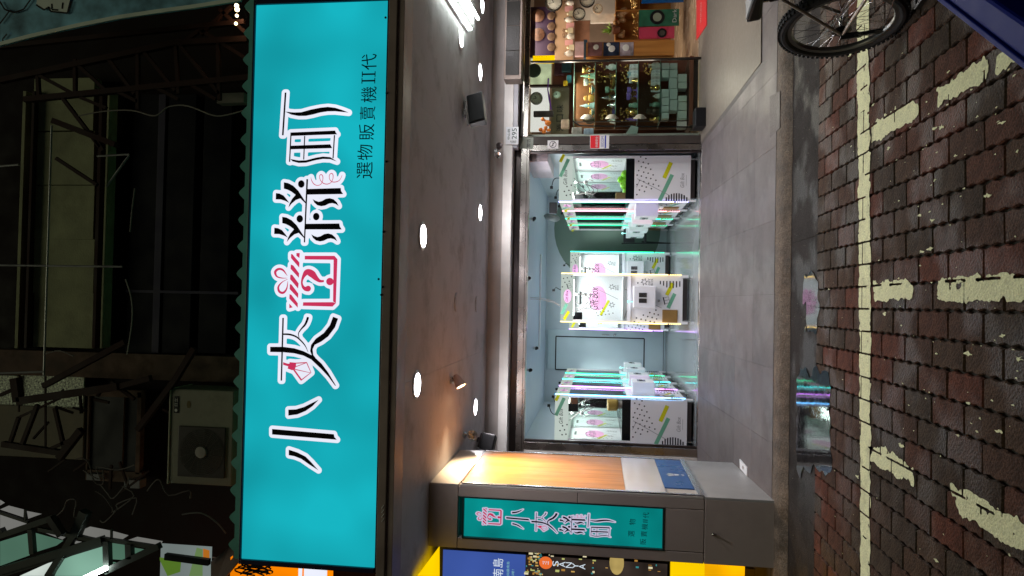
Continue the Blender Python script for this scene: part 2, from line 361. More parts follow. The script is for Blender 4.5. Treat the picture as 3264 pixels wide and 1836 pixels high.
ART = {
 'town': dict(ink=[PL(TA, [(385, 248), (399, 248), (376, 600), (362, 600)]),
        PL(TA, [(388, 405), (460, 412), (520, 410), (600, 388), (680, 372), (740, 366), (800, 373), (860, 392), (912, 413), (860, 408), (800, 402), (740, 403), (680, 412), (620, 428), (560, 440), (500, 441), (440, 430)]),
        PL(TA, [(432, 577), (800, 561), (806, 578), (818, 592), (640, 598), (432, 606)]), PL(TA, [(432, 577), (442, 577), (430, 820), (420, 818)]),
        PL(TA, [(432, 686), (760, 674), (776, 706), (432, 716)]), PL(TA, [(545, 605), (554, 605), (546, 800), (537, 800)]), PL(TA, [(790, 598), (800, 598), (788, 790), (778, 790)]),
        PL(TA, [(430, 795), (500, 808), (560, 806), (640, 785), (700, 775), (760, 780), (815, 816), (760, 797), (700, 795), (640, 805), (560, 826), (500, 828), (450, 815)])], pink=[],
        teal=[PL(TA, [(468, 638), (515, 638), (515, 652), (468, 652)]), PL(TA, [(580, 634), (755, 626), (755, 640), (580, 648)]), PL(TA, [(462, 748), (505, 748), (505, 770), (462, 770)]), PL(TA, [(578, 745), (750, 737), (660, 744), (578, 759)])]),
 'net': dict(ink=[PL(TD, [(762, 248), (788, 248), (742, 1222), (722, 1222)]), PL(TD, [(775, 400), (1290, 385), (1295, 430), (1327, 478), (770, 487)]),
        PL(TD, wave), PL(TD, sh(wave, -22, 542)), CIR(TD, 683, 323, 50, 58), CIR(TD, 660, 858, 50, 58), CIR(TD, 913, 824, 50, 58),
        PL(TD, yy), PL(TD, sh(yy, -25, 530)), PL(TD, ll), PL(TD, sh(ll, -24, 532)), PL(TD, [(755, 935), (1268, 930), (1275, 975), (1305, 1022), (750, 1022)])],
        pink=SK(TD, [(830, 220, 4), (845, 275, 10), (880, 325, 12), (930, 345, 10), (980, 330, 9), (1010, 280, 9), (1015, 210, 11), (990, 178, 12), (965, 200, 9), (975, 260, 9), (1020, 310, 12), (1080, 325, 12), (1140, 300, 9), (1170, 240, 9), (1170, 180, 12), (1145, 160, 12), (1115, 190, 9), (1120, 250, 9), (1160, 290, 12), (1220, 290, 12), (1270, 265, 9), (1300, 215, 7), (1310, 185, 4)], 4), teal=[]),
 'gift': dict(ink=[], teal=[], pink=SK(TB, [(437, 332, 3), (400, 282, 16), (360, 272, 20), (330, 298, 22), (345, 338, 14), (390, 352, 8), (435, 352, 3)]) + SK(TB, [(440, 362, 3), (392, 388, 8), (358, 430, 16), (367, 472, 20), (402, 482, 20), (432, 445, 12), (442, 380, 3)])
        + [PL(TB, p) for p in ([(518, 130), (548, 130), (545, 175), (518, 155)], [(470, 140), (482, 140), (545, 215), (543, 260), (470, 175)], [(468, 232), (490, 240), (542, 310), (540, 350), (466, 270)],
                               [(464, 322), (480, 322), (538, 400), (533, 445), (462, 362)], [(460, 405), (475, 410), (535, 490), (533, 530), (458, 450)], [(457, 495), (473, 500), (530, 575), (530, 615), (455, 535)], [(455, 578), (485, 612), (455, 620)])]
        + [PL(TB, p) for p in ([(592, 155), (855, 155), (848, 190), (592, 187)], [(855, 155), (882, 185), (868, 575), (843, 560), (848, 190)], [(868, 575), (838, 605), (575, 598), (578, 567), (843, 566)])]
        + SK(TB, [(762, 379, 18), (725, 378, 26), (690, 352, 44), (655, 315, 62), (612, 300, 52), (580, 340, 26), (566, 390, 16), (577, 430, 24), (600, 448, 38), (625, 447, 50)]) + [CIR(TB, 622, 445, 25), CIR(TB, 815, 383, 33)]),
 'claw': dict(teal=[PL(TB, [(437, 903), (500, 915), (548, 948), (500, 940), (437, 930)])],
        ink=[PL(TB, [(393, 705), (407, 705), (391, 1262), (378, 1262)]),
        PL(TB, [(285, 962), (400, 962), (500, 975), (580, 1000), (670, 1045), (740, 1110), (800, 1190), (868, 1305), (862, 1308), (800, 1225), (740, 1160), (650, 1075), (580, 1040), (500, 1020), (400, 1010), (285, 1008)]),
        PL(TB, [(655, 1040), (640, 1000), (648, 945), (690, 890), (760, 840), (815, 770), (843, 695), (888, 712), (860, 790), (800, 870), (740, 915), (680, 945), (662, 985), (668, 1035), (690, 1062)])]
        + SK(TB, [(400, 850, 14), (460, 853, 16), (520, 875, 14), (570, 920, 12), (600, 960, 8), (622, 1010, 3)]) + SK(TB, [(543, 882, 6), (536, 845, 8), (560, 805, 12), (595, 765, 18), (615, 720, 20), (620, 698, 20)]),
        pink=[PL(TB, [(400, 1098), (435, 1110), (455, 1112), (458, 1098), (515, 1103), (515, 1130), (505, 1162), (480, 1170), (440, 1155), (445, 1135), (400, 1122)])]
        + SK(TB, [(512, 1107, 9), (610, 1102, 9)], 1) + SK(TB, [(608, 1100, 8), (648, 1192, 5)], 1) + SK(TB, [(648, 1190, 5), (560, 1258, 9)], 1) + SK(TB, [(564, 1260, 14), (492, 1160, 14)], 1) + SK(TB, [(508, 1140, 7), (610, 1102, 5)], 1) + SK(TB, [(506, 1162, 8), (640, 1192, 4)], 1)),
 'small': dict(teal=[], pink=[], ink=[PL(TC, [(365, 240), (420, 238), (480, 220), (530, 195), (585, 168), (540, 215), (490, 250), (430, 275), (365, 283)]), PL(TC, [(247, 380), (695, 418), (700, 440), (717, 458), (247, 420)]),
        PL(TC, [(368, 530), (430, 550), (490, 580), (530, 620), (583, 680), (520, 640), (460, 598), (410, 578), (368, 570)])]),
}
HALO = .0245
def art_mesh(key, cell=.0075):
    """flat meshes (white outline, dark strokes, pink strokes, teal slits) of one sign character, in sign x, z"""
    a = ART[key]; allp = a['ink'] + a['pink']; P = np.array([p for q in allp for p in q])
    lo = P.min(0) - HALO * 1.6; hi = P.max(0) + HALO * 1.6
    xs = np.arange(lo[0], hi[0], cell); ys = np.arange(lo[1], hi[1], cell); X, Y = np.meshgrid(xs, ys); F = np.full(X.shape, 1e9)
    for q in allp: F = np.minimum(F, sdf_poly(q, X, Y))
    return xs, ys, F - HALO, a, lo + HALO * .6, hi - HALO * .6
ARTM = {k: art_mesh(k) for k in ART}
def put_art(key, f, parent, e=(0, 1, 2), mats=None):
    """f(x, z, layer) -> world"""
    xs, ys, F, a, lo, hi = ARTM[key]; mats = mats or (E_halo, M_ink, E_pink, E_teal)
    m = MB(); march(m, xs, ys, F, lambda p: f(p[0], p[1], 1)); m.build('white_outline', mats[0], parent)
    if a['ink']:
        m = MB(); [m.flat(p, lambda q: f(q[0], q[1], 2)) for p in a['ink']]; m.build('dark_stroke', mats[1], parent)
    if a['pink']:
        m = MB(); [m.flat(p, lambda q: f(q[0], q[1], 2)) for p in a['pink']]; m.build('pink_stroke', mats[2], parent)
    if a['teal']:
        m = MB(); [m.flat(p, lambda q: f(q[0], q[1], 2)) for p in a['teal']]; m.build('teal_slit', mats[3], parent)

SX0, SX1, SZ0, SZ1 = at(1187, 1821, y=YS).x, at(1243, -4, y=YS).x, at(1190, 1821, y=YS).z, at(800, 900, y=YS).z
p1 = at(764, 1768, y=YS); p2 = at(824, 23, y=YS); p3 = at(1187, 1821, y=YS); p4 = at(1243, -4, y=YS)
SX0, SX1, SZ0, SZ1 = (p1.x + p3.x) / 2, (p2.x + p4.x) / 2, (p3.z + p4.z) / 2, (p1.z + p2.z) / 2
sign = thing('shop_sign', ((SX0 + SX1) / 2, YS, SZ0), 'long backlit turquoise sign with black brush characters and a pink gift box', 'shop sign')
m = MB(); m.box(SX0, SX1, YS, YS + .02, SZ0, SZ1); m.build('sign_face', E_teal, sign)
m = MB()
m.box(SX0 - .035, SX1 + .035, YS - .02, YS + .15, SZ1 + .001, SZ1 + .014); m.box(SX0 - .035, SX1 + .035, YS - .008, YS + .5, SZ0 - .014, SZ0 - .001)
m.box(SX0 - .035, SX0 - .001, YS - .02, YS + .5, SZ0, SZ1); m.box(SX1 + .001, SX1 + .035, YS - .02, YS + .5, SZ0, SZ1)
m.build('frame', mat('navy_frame', (.02, .02, .06), .4), sign, bevel=.004)
m = MB(); m.box(SX0, SX1, YS + .45, YS + .49, SZ0, SZ1); m.build('back_panel', M_dsteel, sign)
for k in ART: put_art(k, lambda x, z, n: (x, YS - .003 * n, z), sign)
TXF = lambda p: (p[0], YS - .004, p[1])
M_txt = mat('navy_ink', (.01, .012, .05), .4, var=0)
for s, X, Y, w_, h_ in (('選', 1163, 543, .118, .118), ('物', 1164, 486, .112, .112), ('販', 1169, 421, .115, .115), ('賣', 1172, 361, .10, .115), ('機', 1176, 302, .115, .115), ('代', 1177, 198, .115, .112)):
    p = at(X, Y, y=YS); m = MB(); text_on(m, s, TXF, p.x, p.z, w_, h_, 0, -.0); m.build('small_character', M_txt, sign)
for X, Y in ((1175, 258), (1176, 237)):
    p = at(X, Y, y=YS); m = MB(); m.box(p.x - .0055, p.x + .0055, YS - .005, YS - .003, p.z - .048, p.z + .048)
    for q in (-.05, .045): m.box(p.x - .02, p.x + .02, YS - .005, YS - .003, p.z + q, p.z + q + .006)
    m.build('small_character', M_txt, sign)

# fascia under the sign, soffit, arcade structure
ZSOF = 2.9
fa = thing('fascia_beam', (0, YS, ZSOF), 'dark brown stained metal fascia running under the long turquoise sign', 'fascia')
za = at(1262, 900, y=YS).z
m = MB(); m.box(-2.45, 6, YS - .022, YS + .2, ZSOF - .005, SZ0 - .016); m.build('fascia_board', M_fascia, fa, bevel=.003)
m = MB(); m.box(-2.45, 6, YS - .03, YS - .0225, ZSOF + .045, ZSOF + .052); m.build('joint_strip', mat('joint_brown', (.07, .05, .045), .5), fa)
for k in range(4):
    a = at(1218 + 2, 1612 + k * 14 + 5, y=YS); b = at(1228, 1606 + k * 14, y=YS)
    m = MB(); m.tube([(a.x, YS - .026, a.z), (b.x, YS - .026, b.z)], .0022, 5); m.build('vent_slot', mat('pale_scratch', (.8, .8, .8), .4), fa)
for X, Y in ((1234, 517), (1225, 740), (1222, 915), (1218, 940), (1210, 890), (1232, 60), (1235, 300)):
    a = at(X, Y, y=YS); m = MB(); m.ball((a.x, YS - .022, a.z), .008, 8); m.build('screw', M_black, fa)
soffit = MB().box(-2.5, 6, YS + .2, 8.72, ZSOF + .006, ZSOF + .08).build('soffit', mat('seam_dark', (.12, .11, .1), .8), kind='structure')
for i, (x0, x1) in enumerate(((-2.5, -.62), (-.62, 1.52), (1.52, 3.66), (3.66, 6))):
    for y0, y1 in ((YS + .2, 6.9), (6.9, 8.72)):
        m = MB(); m.box(x0 + .001, x1 - .001, y0 + .001, y1 - .001, ZSOF, ZSOF + .0055); m.build('ceiling_board', M_soffit, soffit)
# lintel over the shop fronts
YD = 8.85
def zof(X, Y, y): return at(X, Y, y=y).z
lint = thing('lintel_wall', (0, 8.7, 2.6), 'pale painted lintel wall between the arcade ceiling and the shop door head', 'wall')
m = MB(); m.box(-2.2, 6, 8.72, 8.95, zof(1596, 900, 8.72), ZSOF + .08); m.build('upper_band', mat('lintel_shade', (.45, .41, .39), .7, dirt=.2), lint)  # shade under the ceiling is put into this darker band colour
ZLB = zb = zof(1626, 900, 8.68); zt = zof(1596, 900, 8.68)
m = MB(); m.box(-2.2, 6, 8.66, 8.95, zb, zt - .002); m.build('lower_band', mat('lintel_lit', (.8, .78, .75), .6), lint, bevel=.006)  # paler colour stands for the light falling on this band

# ---------------------------------------------------------------- ceiling lamps
M_trim = mat('lamp_trim', (.75, .75, .76), .3)
def downlight(X, Y, en, lab, r=.092, lit=True):
    p = at(X, Y, z=ZSOF)
    t = thing('downlight', (p.x, p.y, ZSOF), lab, 'ceiling light', 'round lamps in the arcade ceiling')
    m = MB(); m.lathe([(r + .022, -.001), (r + .024, -.006), (r + .006, -.012), (r, -.010), (r, -.003)], (p.x, p.y, ZSOF), 32); m.build('ring', M_trim if lit else M_soffit, t, smooth=True)
    m = MB(); m.lathe([(r - .002, -.012), (r * .7, -.018), (.001, -.021)], (p.x, p.y, ZSOF), 32)
    m.build('diffuser', emis('downlight_glow', (1, .97, 1), 26) if lit else M_soffit, t, smooth=True)
    if lit: light('AREA', 'downlight_beam', (p.x, p.y, ZSOF - .03), en * 2.6, (1, .95, .98), .16, t, shape='DISK')
d = 3264 / 2576
downlight(1062 * d, 594 * d, 7, 'largest round downlight, in the ceiling just behind the middle of the long sign')
downlight(1047 * d, 968 * d, 7, 'large round downlight in the ceiling beside the warm spotlight')
downlight(1206 * d, 535 * d, 6, 'small round downlight above the right part of the open shop door')
downlight(1194 * d, 1024 * d, 6, 'small round downlight near the left end of the door, beside the unlit spotlight')
downlight(1206 * d, 182 * d, 6, 'round downlight beside the black speaker, over the neighbouring shop')
downlight(1158 * d, 95 * d, 6, 'round downlight in front of the bare fluorescent tubes, over the neighbouring shop')
downlight(1211 * d, 12 * d, 6, 'round downlight behind the bare fluorescent tubes at the far right')
for X, Y, lab in ((1147, 760, 'round blank cover in the middle of the arcade ceiling, nearer to the street'), (1198, 765, 'round blank cover in the middle of the arcade ceiling, nearer to the door')):
    p = at(X * d, Y * d, z=ZSOF); m = MB(); m.lathe([(.095, 0), (.095, -.006), (.088, -.012), (.001, -.013)], (p.x, p.y, ZSOF), 32)
    m.build('ceiling_cover', M_soffit, smooth=True, label=lab, cat='ceiling cover', group='round blank covers in the arcade ceiling')
t = thing('fluorescent_lamp', (3.0, 7.2, ZSOF), 'bare white twin fluorescent tubes under the ceiling over the neighbouring shop', 'tube light')
fa0 = at(1500, 92, z=ZSOF - .05); fb0 = at(1392, -80, z=ZSOF - .05); fc0 = at(1524, 60, z=ZSOF - .05); dv = fb0 - fa0
m = MB(); m.bar(fa0 + Vector((.05, .03, .035)), fa0 + dv + Vector((.05, .03, .035)), .14, .025); m.build('housing', M_white, t, bevel=.003)
for q in (fa0, fc0):
    m = MB(); m.tube([q, q + dv], .016, 10); m.build('tube', emis('tube_glow', (.88, 1, .92), 24), t, smooth=True)
light('AREA', 'tube_beam', (fa0 + dv * .5 - Vector((0, 0, .03))), 10, (.85, 1, .9), 1.1, t, shape='RECTANGLE', size_y=.08)

def spotlamp(X, Y, aim, on, lab):
    p = at(X, Y, z=ZSOF); t = thing('spotlight', (p.x, p.y, ZSOF), lab, 'spotlight')
    m = MB(); m.lathe([(.035, 0), (.035, -.02), (.012, -.03)], (p.x, p.y, ZSOF), 16); m.build('ceiling_plate', M_silver, t, smooth=True)
    j = Vector((p.x, p.y, ZSOF - .075)); m = MB(); m.tube([(p.x, p.y, ZSOF - .02), j], .008); m.build('arm', M_silver, t)
    a = (Vector(aim) - j).normalized(); m = MB(); m.lathe([(.02, -.06), (.036, -.03), (.055, .05), (.058, .07), (.05, .066), (.02, .02)], j, 20, ax=a)
    m.build('lamp_head', M_silver if not on else mat('warm_lampshade', (.45, .3, .25), .4), t, smooth=True)
    if on:
        m = MB(); m.lathe([(.045, .062), (.001, .072)], j, 20, ax=a); m.build('bulb', emis('warm_bulb', (1, .72, .42), 14), t)
        rot = a.to_track_quat('-Z', 'Y').to_euler(); light('SPOT', 'warm_beam', j + a * .08, 300, (1, .72, .42), .03, t, rot, spot=math.radians(100), blend=.9)
spotlamp(1436, 1212, (-1.60, 6.35, 2.3), True, 'lit warm spotlight on the ceiling aimed at the wood-panelled pillar')
spotlamp(1478, 1387, (-1.2, 6.0, 2.2), False, 'unlit chrome spotlight on the ceiling close to the pillar')
def speakerbox(X0, Y0, lab, sx=.24, sc_=1):
    p = at(X0, Y0, z=ZSOF - .12); t = thing('loudspeaker', (p.x, p.y, ZSOF - .2), lab, 'loudspeaker'); t.rotation_euler = (0, math.radians(-9) if sx > .3 else math.radians(10), math.radians(14))
    m = MB(); x, y, z = p
    m.hexa([(x - sx / 2, y - .1, z - .1), (x + sx / 2, y - .1, z - .1), (x + sx * .4, y + .08, z - .1), (x - sx * .4, y + .08, z - .1)], [(x - sx / 2, y - .06, z + .07), (x + sx / 2, y - .06, z + .07), (x + sx * .4, y + .08, z + .07), (x - sx * .4, y + .08, z + .07)])
    m.build('cabinet', M_black, t, bevel=.012)
    m = MB(); m.box(x - sx * .42, x + sx * .42, y + .0, y + .03, z + .08, z + .1); m.box(x - .03, x + .03, y - .02, y + .05, z + .1, ZSOF); m.build('bracket', M_dsteel, t)
    m = MB(); m.hexa([(x - sx * .44, y - .108, z - .09), (x + sx * .44, y - .108, z - .09), (x + sx * .44, y - .1, z - .09), (x - sx * .44, y - .1, z - .09)], [(x - sx * .44, y - .07, z + .06), (x + sx * .44, y - .07, z + .06), (x + sx * .44, y - .06, z + .06), (x - sx * .44, y - .06, z + .06)])
    m.build('grille', mat('speaker_cloth', (.008, .008, .009), .9, bump=.5, bscale=300), t)
speakerbox(1515, 352, 'black loudspeaker hanging from the ceiling between the two shops', .33)
speakerbox(1552, 1412, 'dark loudspeaker tucked in the corner behind the pillar', .2)

# small twin lamp by the house number
p = at(1588, 480, y=8.55); t = thing('twin_floodlight', (p.x, 8.6, p.z), 'small twin-headed floodlight on the lintel left of the house number plate', 'floodlight')
for s in (-1, 1):
    m = MB(); m.lathe([(.02, -.03), (.035, 0), (.042, .04), (.036, .036)], (p.x + s * .045, 8.55, p.z - .01 * s), 14, ax=(s * .5, -1, -.3)); m.build('lamp_head', M_silver if s < 0 else M_dsteel, t, smooth=True)
m = MB(); m.box(p.x - .02, p.x + .02, 8.56, 8.72, p.z + .02, p.z + .05); m.build('bracket', M_silver, t)

# house number plate
a = at(1612, 460, y=8.64); b = at(1653, 404, y=8.64)
t = thing('house_number_plate', ((a.x + b.x) / 2, 8.64, b.z), 'white metal house number plate reading 295 above the door post', 'number plate')
m = MB(); m.box(a.x, b.x, 8.64, 8.655, b.z, a.z); m.build('plate', mat('plate_white', (.8, .82, .85), .35), t, bevel=.002)
f = lambda p: (p[0], 8.637, p[1]); w_ = b.x - a.x; h_ = a.z - b.z; m = MB()
text_on(m, '295', f, a.x + w_ * .60, b.z + h_ * .33, w_ * .62, h_ * .38); text_on(m, '中山路', f, a.x + w_ * .58, b.z + h_ * .77, w_ * .62, h_ * .2)
text_on(m, '1段', f, a.x + w_ * .14, b.z + h_ * .4, w_ * .14, h_ * .5); m.build('lettering', mat('plate_green_ink', (.02, .06, .05), .5), t)
# ---------------------------------------------------------------- road, gutter, pavement
M_bed = mat('road_bed_sand', (.02, .018, .014), .9, bump=.4)
m = MB(); m.box(-30, 30, -20, 4.994, -.5, -.022); road = m.build('road', M_bed, kind='structure', label='red-brown block paved street')
PVC = [(.062, .032, .022), (.074, .031, .020), (.046, .030, .021), (.094, .031, .019), (.050, .034, .024), (.060, .034, .022)]
PVM = [mat('paver_%d' % i, c, .8, spec=.12, var=.5, scale=13, bump=.9, bscale=75, dirt=.8, dscale=5, wet=.42, fine=.4) for i, c in enumerate(PVC)]
PW, PLn = .127, .277
def paver_poly(seed):
    r = random.Random(seed); hx = PW / 2 - .0042; hy = PLn / 2 - .004; pts = []; n = 6
    for i in range(n + 1): pts.append((hx + (.0048 if i % 2 else -.0048) + r.uniform(-.001, .001), -hy + 2 * hy * i / n))
    for i in range(n + 1): pts.append((-hx + (.0048 if (n - i) % 2 else -.0048) + r.uniform(-.001, .001), hy - 2 * hy * i / n))
    return pts
def paver_into(mb, seed, cx, cy, z, mi=0, tilt=(0, 0)):
    P = paver_poly(seed); n = len(P); vs = []
    for s, dz in ((1, -.05), (1, -.008), (.972, 0)):
        for (x, y) in P:
            sx = s if s == 1 else 1 - .005 / (PW / 2); sy = s if s == 1 else 1 - .005 / (PLn / 2)
            X = x * sx; Y = y * sy; vs.append((cx + X, cy + Y, z + dz + X * tilt[0] + Y * tilt[1]))
    fs = [(k * n + i, k * n + (i + 1) % n, (k + 1) * n + (i + 1) % n, (k + 1) * n + i) for k in (0, 1) for i in range(n)]
    fs.append(tuple(2 * n + i for i in range(n))); mb.add(vs, fs, mi)
pm = []
for v in range(6):
    for c in range(6):
        b = MB(); paver_into(b, v, 0, 0, 0, 0, (R.uniform(-.02, .02), R.uniform(-.012, .012)))
        me_o = b.build('paver', PVM[c], road, local=True); pm.append(me_o.data); bpy.data.objects.remove(me_o)
slots = []
for i in range(-62, 63):
    x = .06 + i * PW
    for j in range(0, 26):
        y = 4.99 - PLn * (j + .5) + (PLn / 2 if i % 2 else 0)
        if y + PLn / 2 > 5.0: continue
        slots.append((x, y))
def inview(x, y): return y > 2.45 and abs(x) < y * .43 + .05
vis = sorted([s for s in slots if inview(*s)], key=lambda s: s[0] ** 2 + s[1] ** 2)
near = set(vis[:300]); stuff = MB(); off = Vector(road.location)
for (x, y) in slots:
    z = R.uniform(-.0012, .0006)
    if (x, y) in near:
        o = bpy.data.objects.new('paver', R.choice(pm)); col.objects.link(o); o.parent = road; o.location = Vector((x, y, z)) - off
    elif abs(x) < 5.5 and y > -.6: paver_into(stuff, R.randrange(6), x, y, z, R.randrange(6), (R.uniform(-.01, .01), R.uniform(-.006, .006)))
for i in range(-62, 63, 2):   # half stones that close the staggered rows at the gutter
    x = .06 + (i + 1) * PW
    if abs(x) < 5.5: stuff.box(x - PW / 2 + .004, x + PW / 2 - .004, 4.99 - PLn / 2 + .003, 4.989, -.05, -.001, R.randrange(6))
so_ = stuff.build('outer_pavers', PVM, road, kind='stuff')

# worn road paint
M_line = mat('worn_line_paint', (.72, .72, .46), .8, spec=.15, var=.1, scale=14, bump=.9, bscale=75, dirt=.5, dscale=11, fine=.15)
def paint(name, poly, seed, label, wear=.42, cell=.006, group=None):
    P = np.array(poly); lo = P.min(0) - .03; hi = P.max(0) + .03
    xs = np.arange(lo[0], hi[0], cell); ys = np.arange(lo[1], hi[1], cell); X, Y = np.meshgrid(xs, ys)
    F = sdf_poly(poly, X, Y) + (smooth_noise(X, Y, 22, seed) - .5) * .03 + (smooth_noise(X, Y, 60, seed + 1) - .5) * .014
    N = smooth_noise(X, Y, 9, seed + 2) * .55 + smooth_noise(X, Y, 30, seed + 3) * .45
    F = np.maximum(F, (N - (1 - wear)) * .12 + .0)
    F = np.maximum(F, (smooth_noise(X, Y, 55, seed + 8) * .6 + smooth_noise(X, Y, 95, seed + 9) * .4 - .86) * .06)
    xi = ((X - .06) / PW + .5) % 1; gapx = np.minimum(xi, 1 - xi) * PW
    col_i = np.floor((X - .06) / PW + .5).astype(int); yj = (4.99 - Y + np.where(col_i % 2 != 0, PLn / 2, 0)) / PLn % 1; gapy = np.minimum(yj, 1 - yj) * PLn
    nn = smooth_noise(X, Y, 12, seed + 5)
    F = np.where((gapx < .006) & (nn > .45), .01, F); F = np.where((gapy < .005) & (nn > .35), .01, F)
    m = MB(); march(m, xs, ys, F, lambda p: (p[0], p[1], .0032)); 
    return m.build(name, M_line, kind='structure', label=label)
G = lambda X, Y: tuple(at(X, Y, z=0))[:2]
paint('road_line', [(-4.5, 3.945), (-1.3, 4.005), (.15, 4.037), (1.6, 4.095), (4.5, 4.185), (4.5, 4.365), (1.6, 4.275), (.15, 4.205), (-1.3, 4.145), (-4.5, 4.115)], 3, 'worn cream line running along the street', .1)
paint('bay_line', [G(2786, 897), G(2912, 893), G(2912, 957), G(2786, 955)], 21, 'worn cream bay line in the middle, joined to the long line', .15)
paint('bay_line', [G(2988, 885), G(3300, 868), G(3300, 960), G(2986, 958)], 32, 'broad worn cream bay line at the bottom middle of the picture', .22)
paint('bay_line', [G(2785, 1413), G(2860, 1450), G(2912, 1495), G(2912, 1545), G(2775, 1470)], 44, 'worn cream bay line on the left, joined to the long line', .12)
paint('bay_line', [G(3034, 1548), G(3110, 1575), G(3190, 1625), G(3290, 1680), G(3290, 1770), G(3180, 1712), G(3060, 1640)], 55, 'worn cream bay line at the lower left of the picture', .2)
paint('bay_line', [G(2780, 395), G(2900, 322), G(2935, 345), G(2925, 378), G(2780, 455)], 66, 'worn cream bay line on the right, joined to the long line', .1)
paint('bay_line', [G(2992, 285), G(3050, 250), G(3130, 190), G(3155, 205), G(3145, 250), G(3050, 310), G(2994, 334)], 77, 'oval worn cream patch of bay line on the right', .05)
paint('bay_line', [G(3180, 232), G(3182, 180), G(3210, 148), G(3260, 195), G(3240, 205)], 88, 'worn cream corner patch beside the blue crate', .05)
m = MB(); r_ = random.Random(5)
for k in range(150):
    if k < 50: X = r_.uniform(2820, 3250); Y = r_.uniform(350, 1400)
    else: X = r_.uniform(2640, 3250); Y = r_.uniform(150, 1800)
    x, y = G(X, Y); s = r_.uniform(.003, .011) if k % 5 else r_.uniform(.012, .028); n = 11
    pts = [(x + s * r_.uniform(.15, 1) * math.cos(q * 2 * math.pi / n) * .6, y + s * r_.uniform(.15, 1.6) * math.sin(q * 2 * math.pi / n)) for q in range(n)]
    m.flat(pts, lambda p: (p[0], p[1], .0028))
m.build('paint_flecks', M_line, kind='stuff', label='loose flecks of old paint scattered on the paving')
m = MB(); r_ = random.Random(9)
for k in range(500):     # grit and leaf bits along the joints, pale to paint wet glints too
    x = r_.uniform(-2, 2); y = r_.uniform(2.5, 5.7); s = r_.uniform(.0012, .0035); zz = .001 if y < 5 else -.002
    m.add([(x - s, y, zz), (x + s, y - s, zz), (x + .3 * s, y + s, zz), (x, y, zz + s)], [(0, 1, 3), (1, 2, 3), (2, 0, 3)])
m.build('grit', mat('grit_and_glints', (.3, .28, .22), .8), kind='stuff', label='tiny pale grit on the street, doubling as painted wet glints')

M_gut = mat('gutter_concrete', (.03, .026, .025), .85, spec=.08, wet=.35, fine=.3, var=.25, scale=5, bump=.6, bscale=120, dirt=.6, dscale=2)
m = MB()
for k in range(-8, 9): m.box(k * 1.0 - .5, k * 1.0 + .498, 4.996, 5.645, -.4, -.004)
m.build('gutter', M_gut, kind='structure', label='dark damp concrete gutter strip')
M_kerb = mat('stained_kerb', (.12, .095, .075), .85, var=.45, scale=7, bump=1, bscale=40, dirt=.95, dscale=3.2, fine=.35)
m = MB()
m.hexa([(-6, 5.645, -.3), (6, 5.645, -.3), (6, 5.9, -.3), (-6, 5.9, -.3)], [(-6, 5.655, -.002), (6, 5.655, -.002), (6, 5.9, .05), (-6, 5.9, .05)])
N = 900; vs = []; 
for i in range(N + 1):
    x = -6 + 12 * i / N; j = (smooth_noise(np.array([x]), np.array([0.]), 6, 4)[0] - .5) * .035 + (smooth_noise(np.array([x]), np.array([3.]), 31, 4)[0] - .5) * .014
    vs += [(x, 5.648 + j * .5, -.003), (x, 5.70 + j, .045), (x, 5.79 + j * .6, fz(5.79) + .001), (x, 5.86, fz(5.86) + .0005)]
fs = [(4 * i + k, 4 * i + 4 + k, 4 * i + 5 + k, 4 * i + 1 + k) for i in range(N) for k in range(3)]
m.add(vs, fs); m.build('kerb', M_kerb, kind='structure', smooth=True, label='rounded stained concrete kerb')
M_pave = mat('arcade_floor', (.125, .114, .122), .55, spec=.1, var=.1, scale=2.2, bump=.12, bscale=250, dirt=.3, dscale=1.1)
m = MB(); m.hexa([(-6, 5.85, -.3), (6, 5.85, -.3), (6, 8.9, -.3), (-6, 8.9, -.3)], [(-6, 5.85, fz(5.85)), (6, 5.85, fz(5.85)), (6, 8.9, fz(8.9)), (-6, 8.9, fz(8.9))])
pav = m.build('pavement', mat('pavement_joint', (.06, .052, .05), .7), kind='structure', label='smooth grey arcade floor of large tiles')
PT = [mat('arcade_tile_%d' % i, (.13 * k, .113 * k, .114 * k), .5, var=.14, scale=3, bump=.15, bscale=200, dirt=.55, dscale=2.4, spec=.1, wet=.4, fine=.12) for i, k in enumerate((.93, 1, 1.08))]
for i in range(-5, 7):
    for j in range(5):
        x0 = i * .61 + .1; y0 = 5.86 + j * .61; m = MB(); e = .0012; ya_, yb_ = y0 + e, min(y0 + .61, 8.83) - e
        m.hexa([(x0 + e, ya_, fz(ya_) - .003), (x0 + .61 - e, ya_, fz(ya_) - .003), (x0 + .61 - e, yb_, fz(yb_) - .003), (x0 + e, yb_, fz(yb_) - .003)], [(x0 + e, ya_, fz(ya_) + .0035), (x0 + .61 - e, ya_, fz(ya_) + .0035), (x0 + .61 - e, yb_, fz(yb_) + .0035), (x0 + e, yb_, fz(yb_) + .0035)])
        m.build('floor_tile', PT[R.randrange(3)], pav)
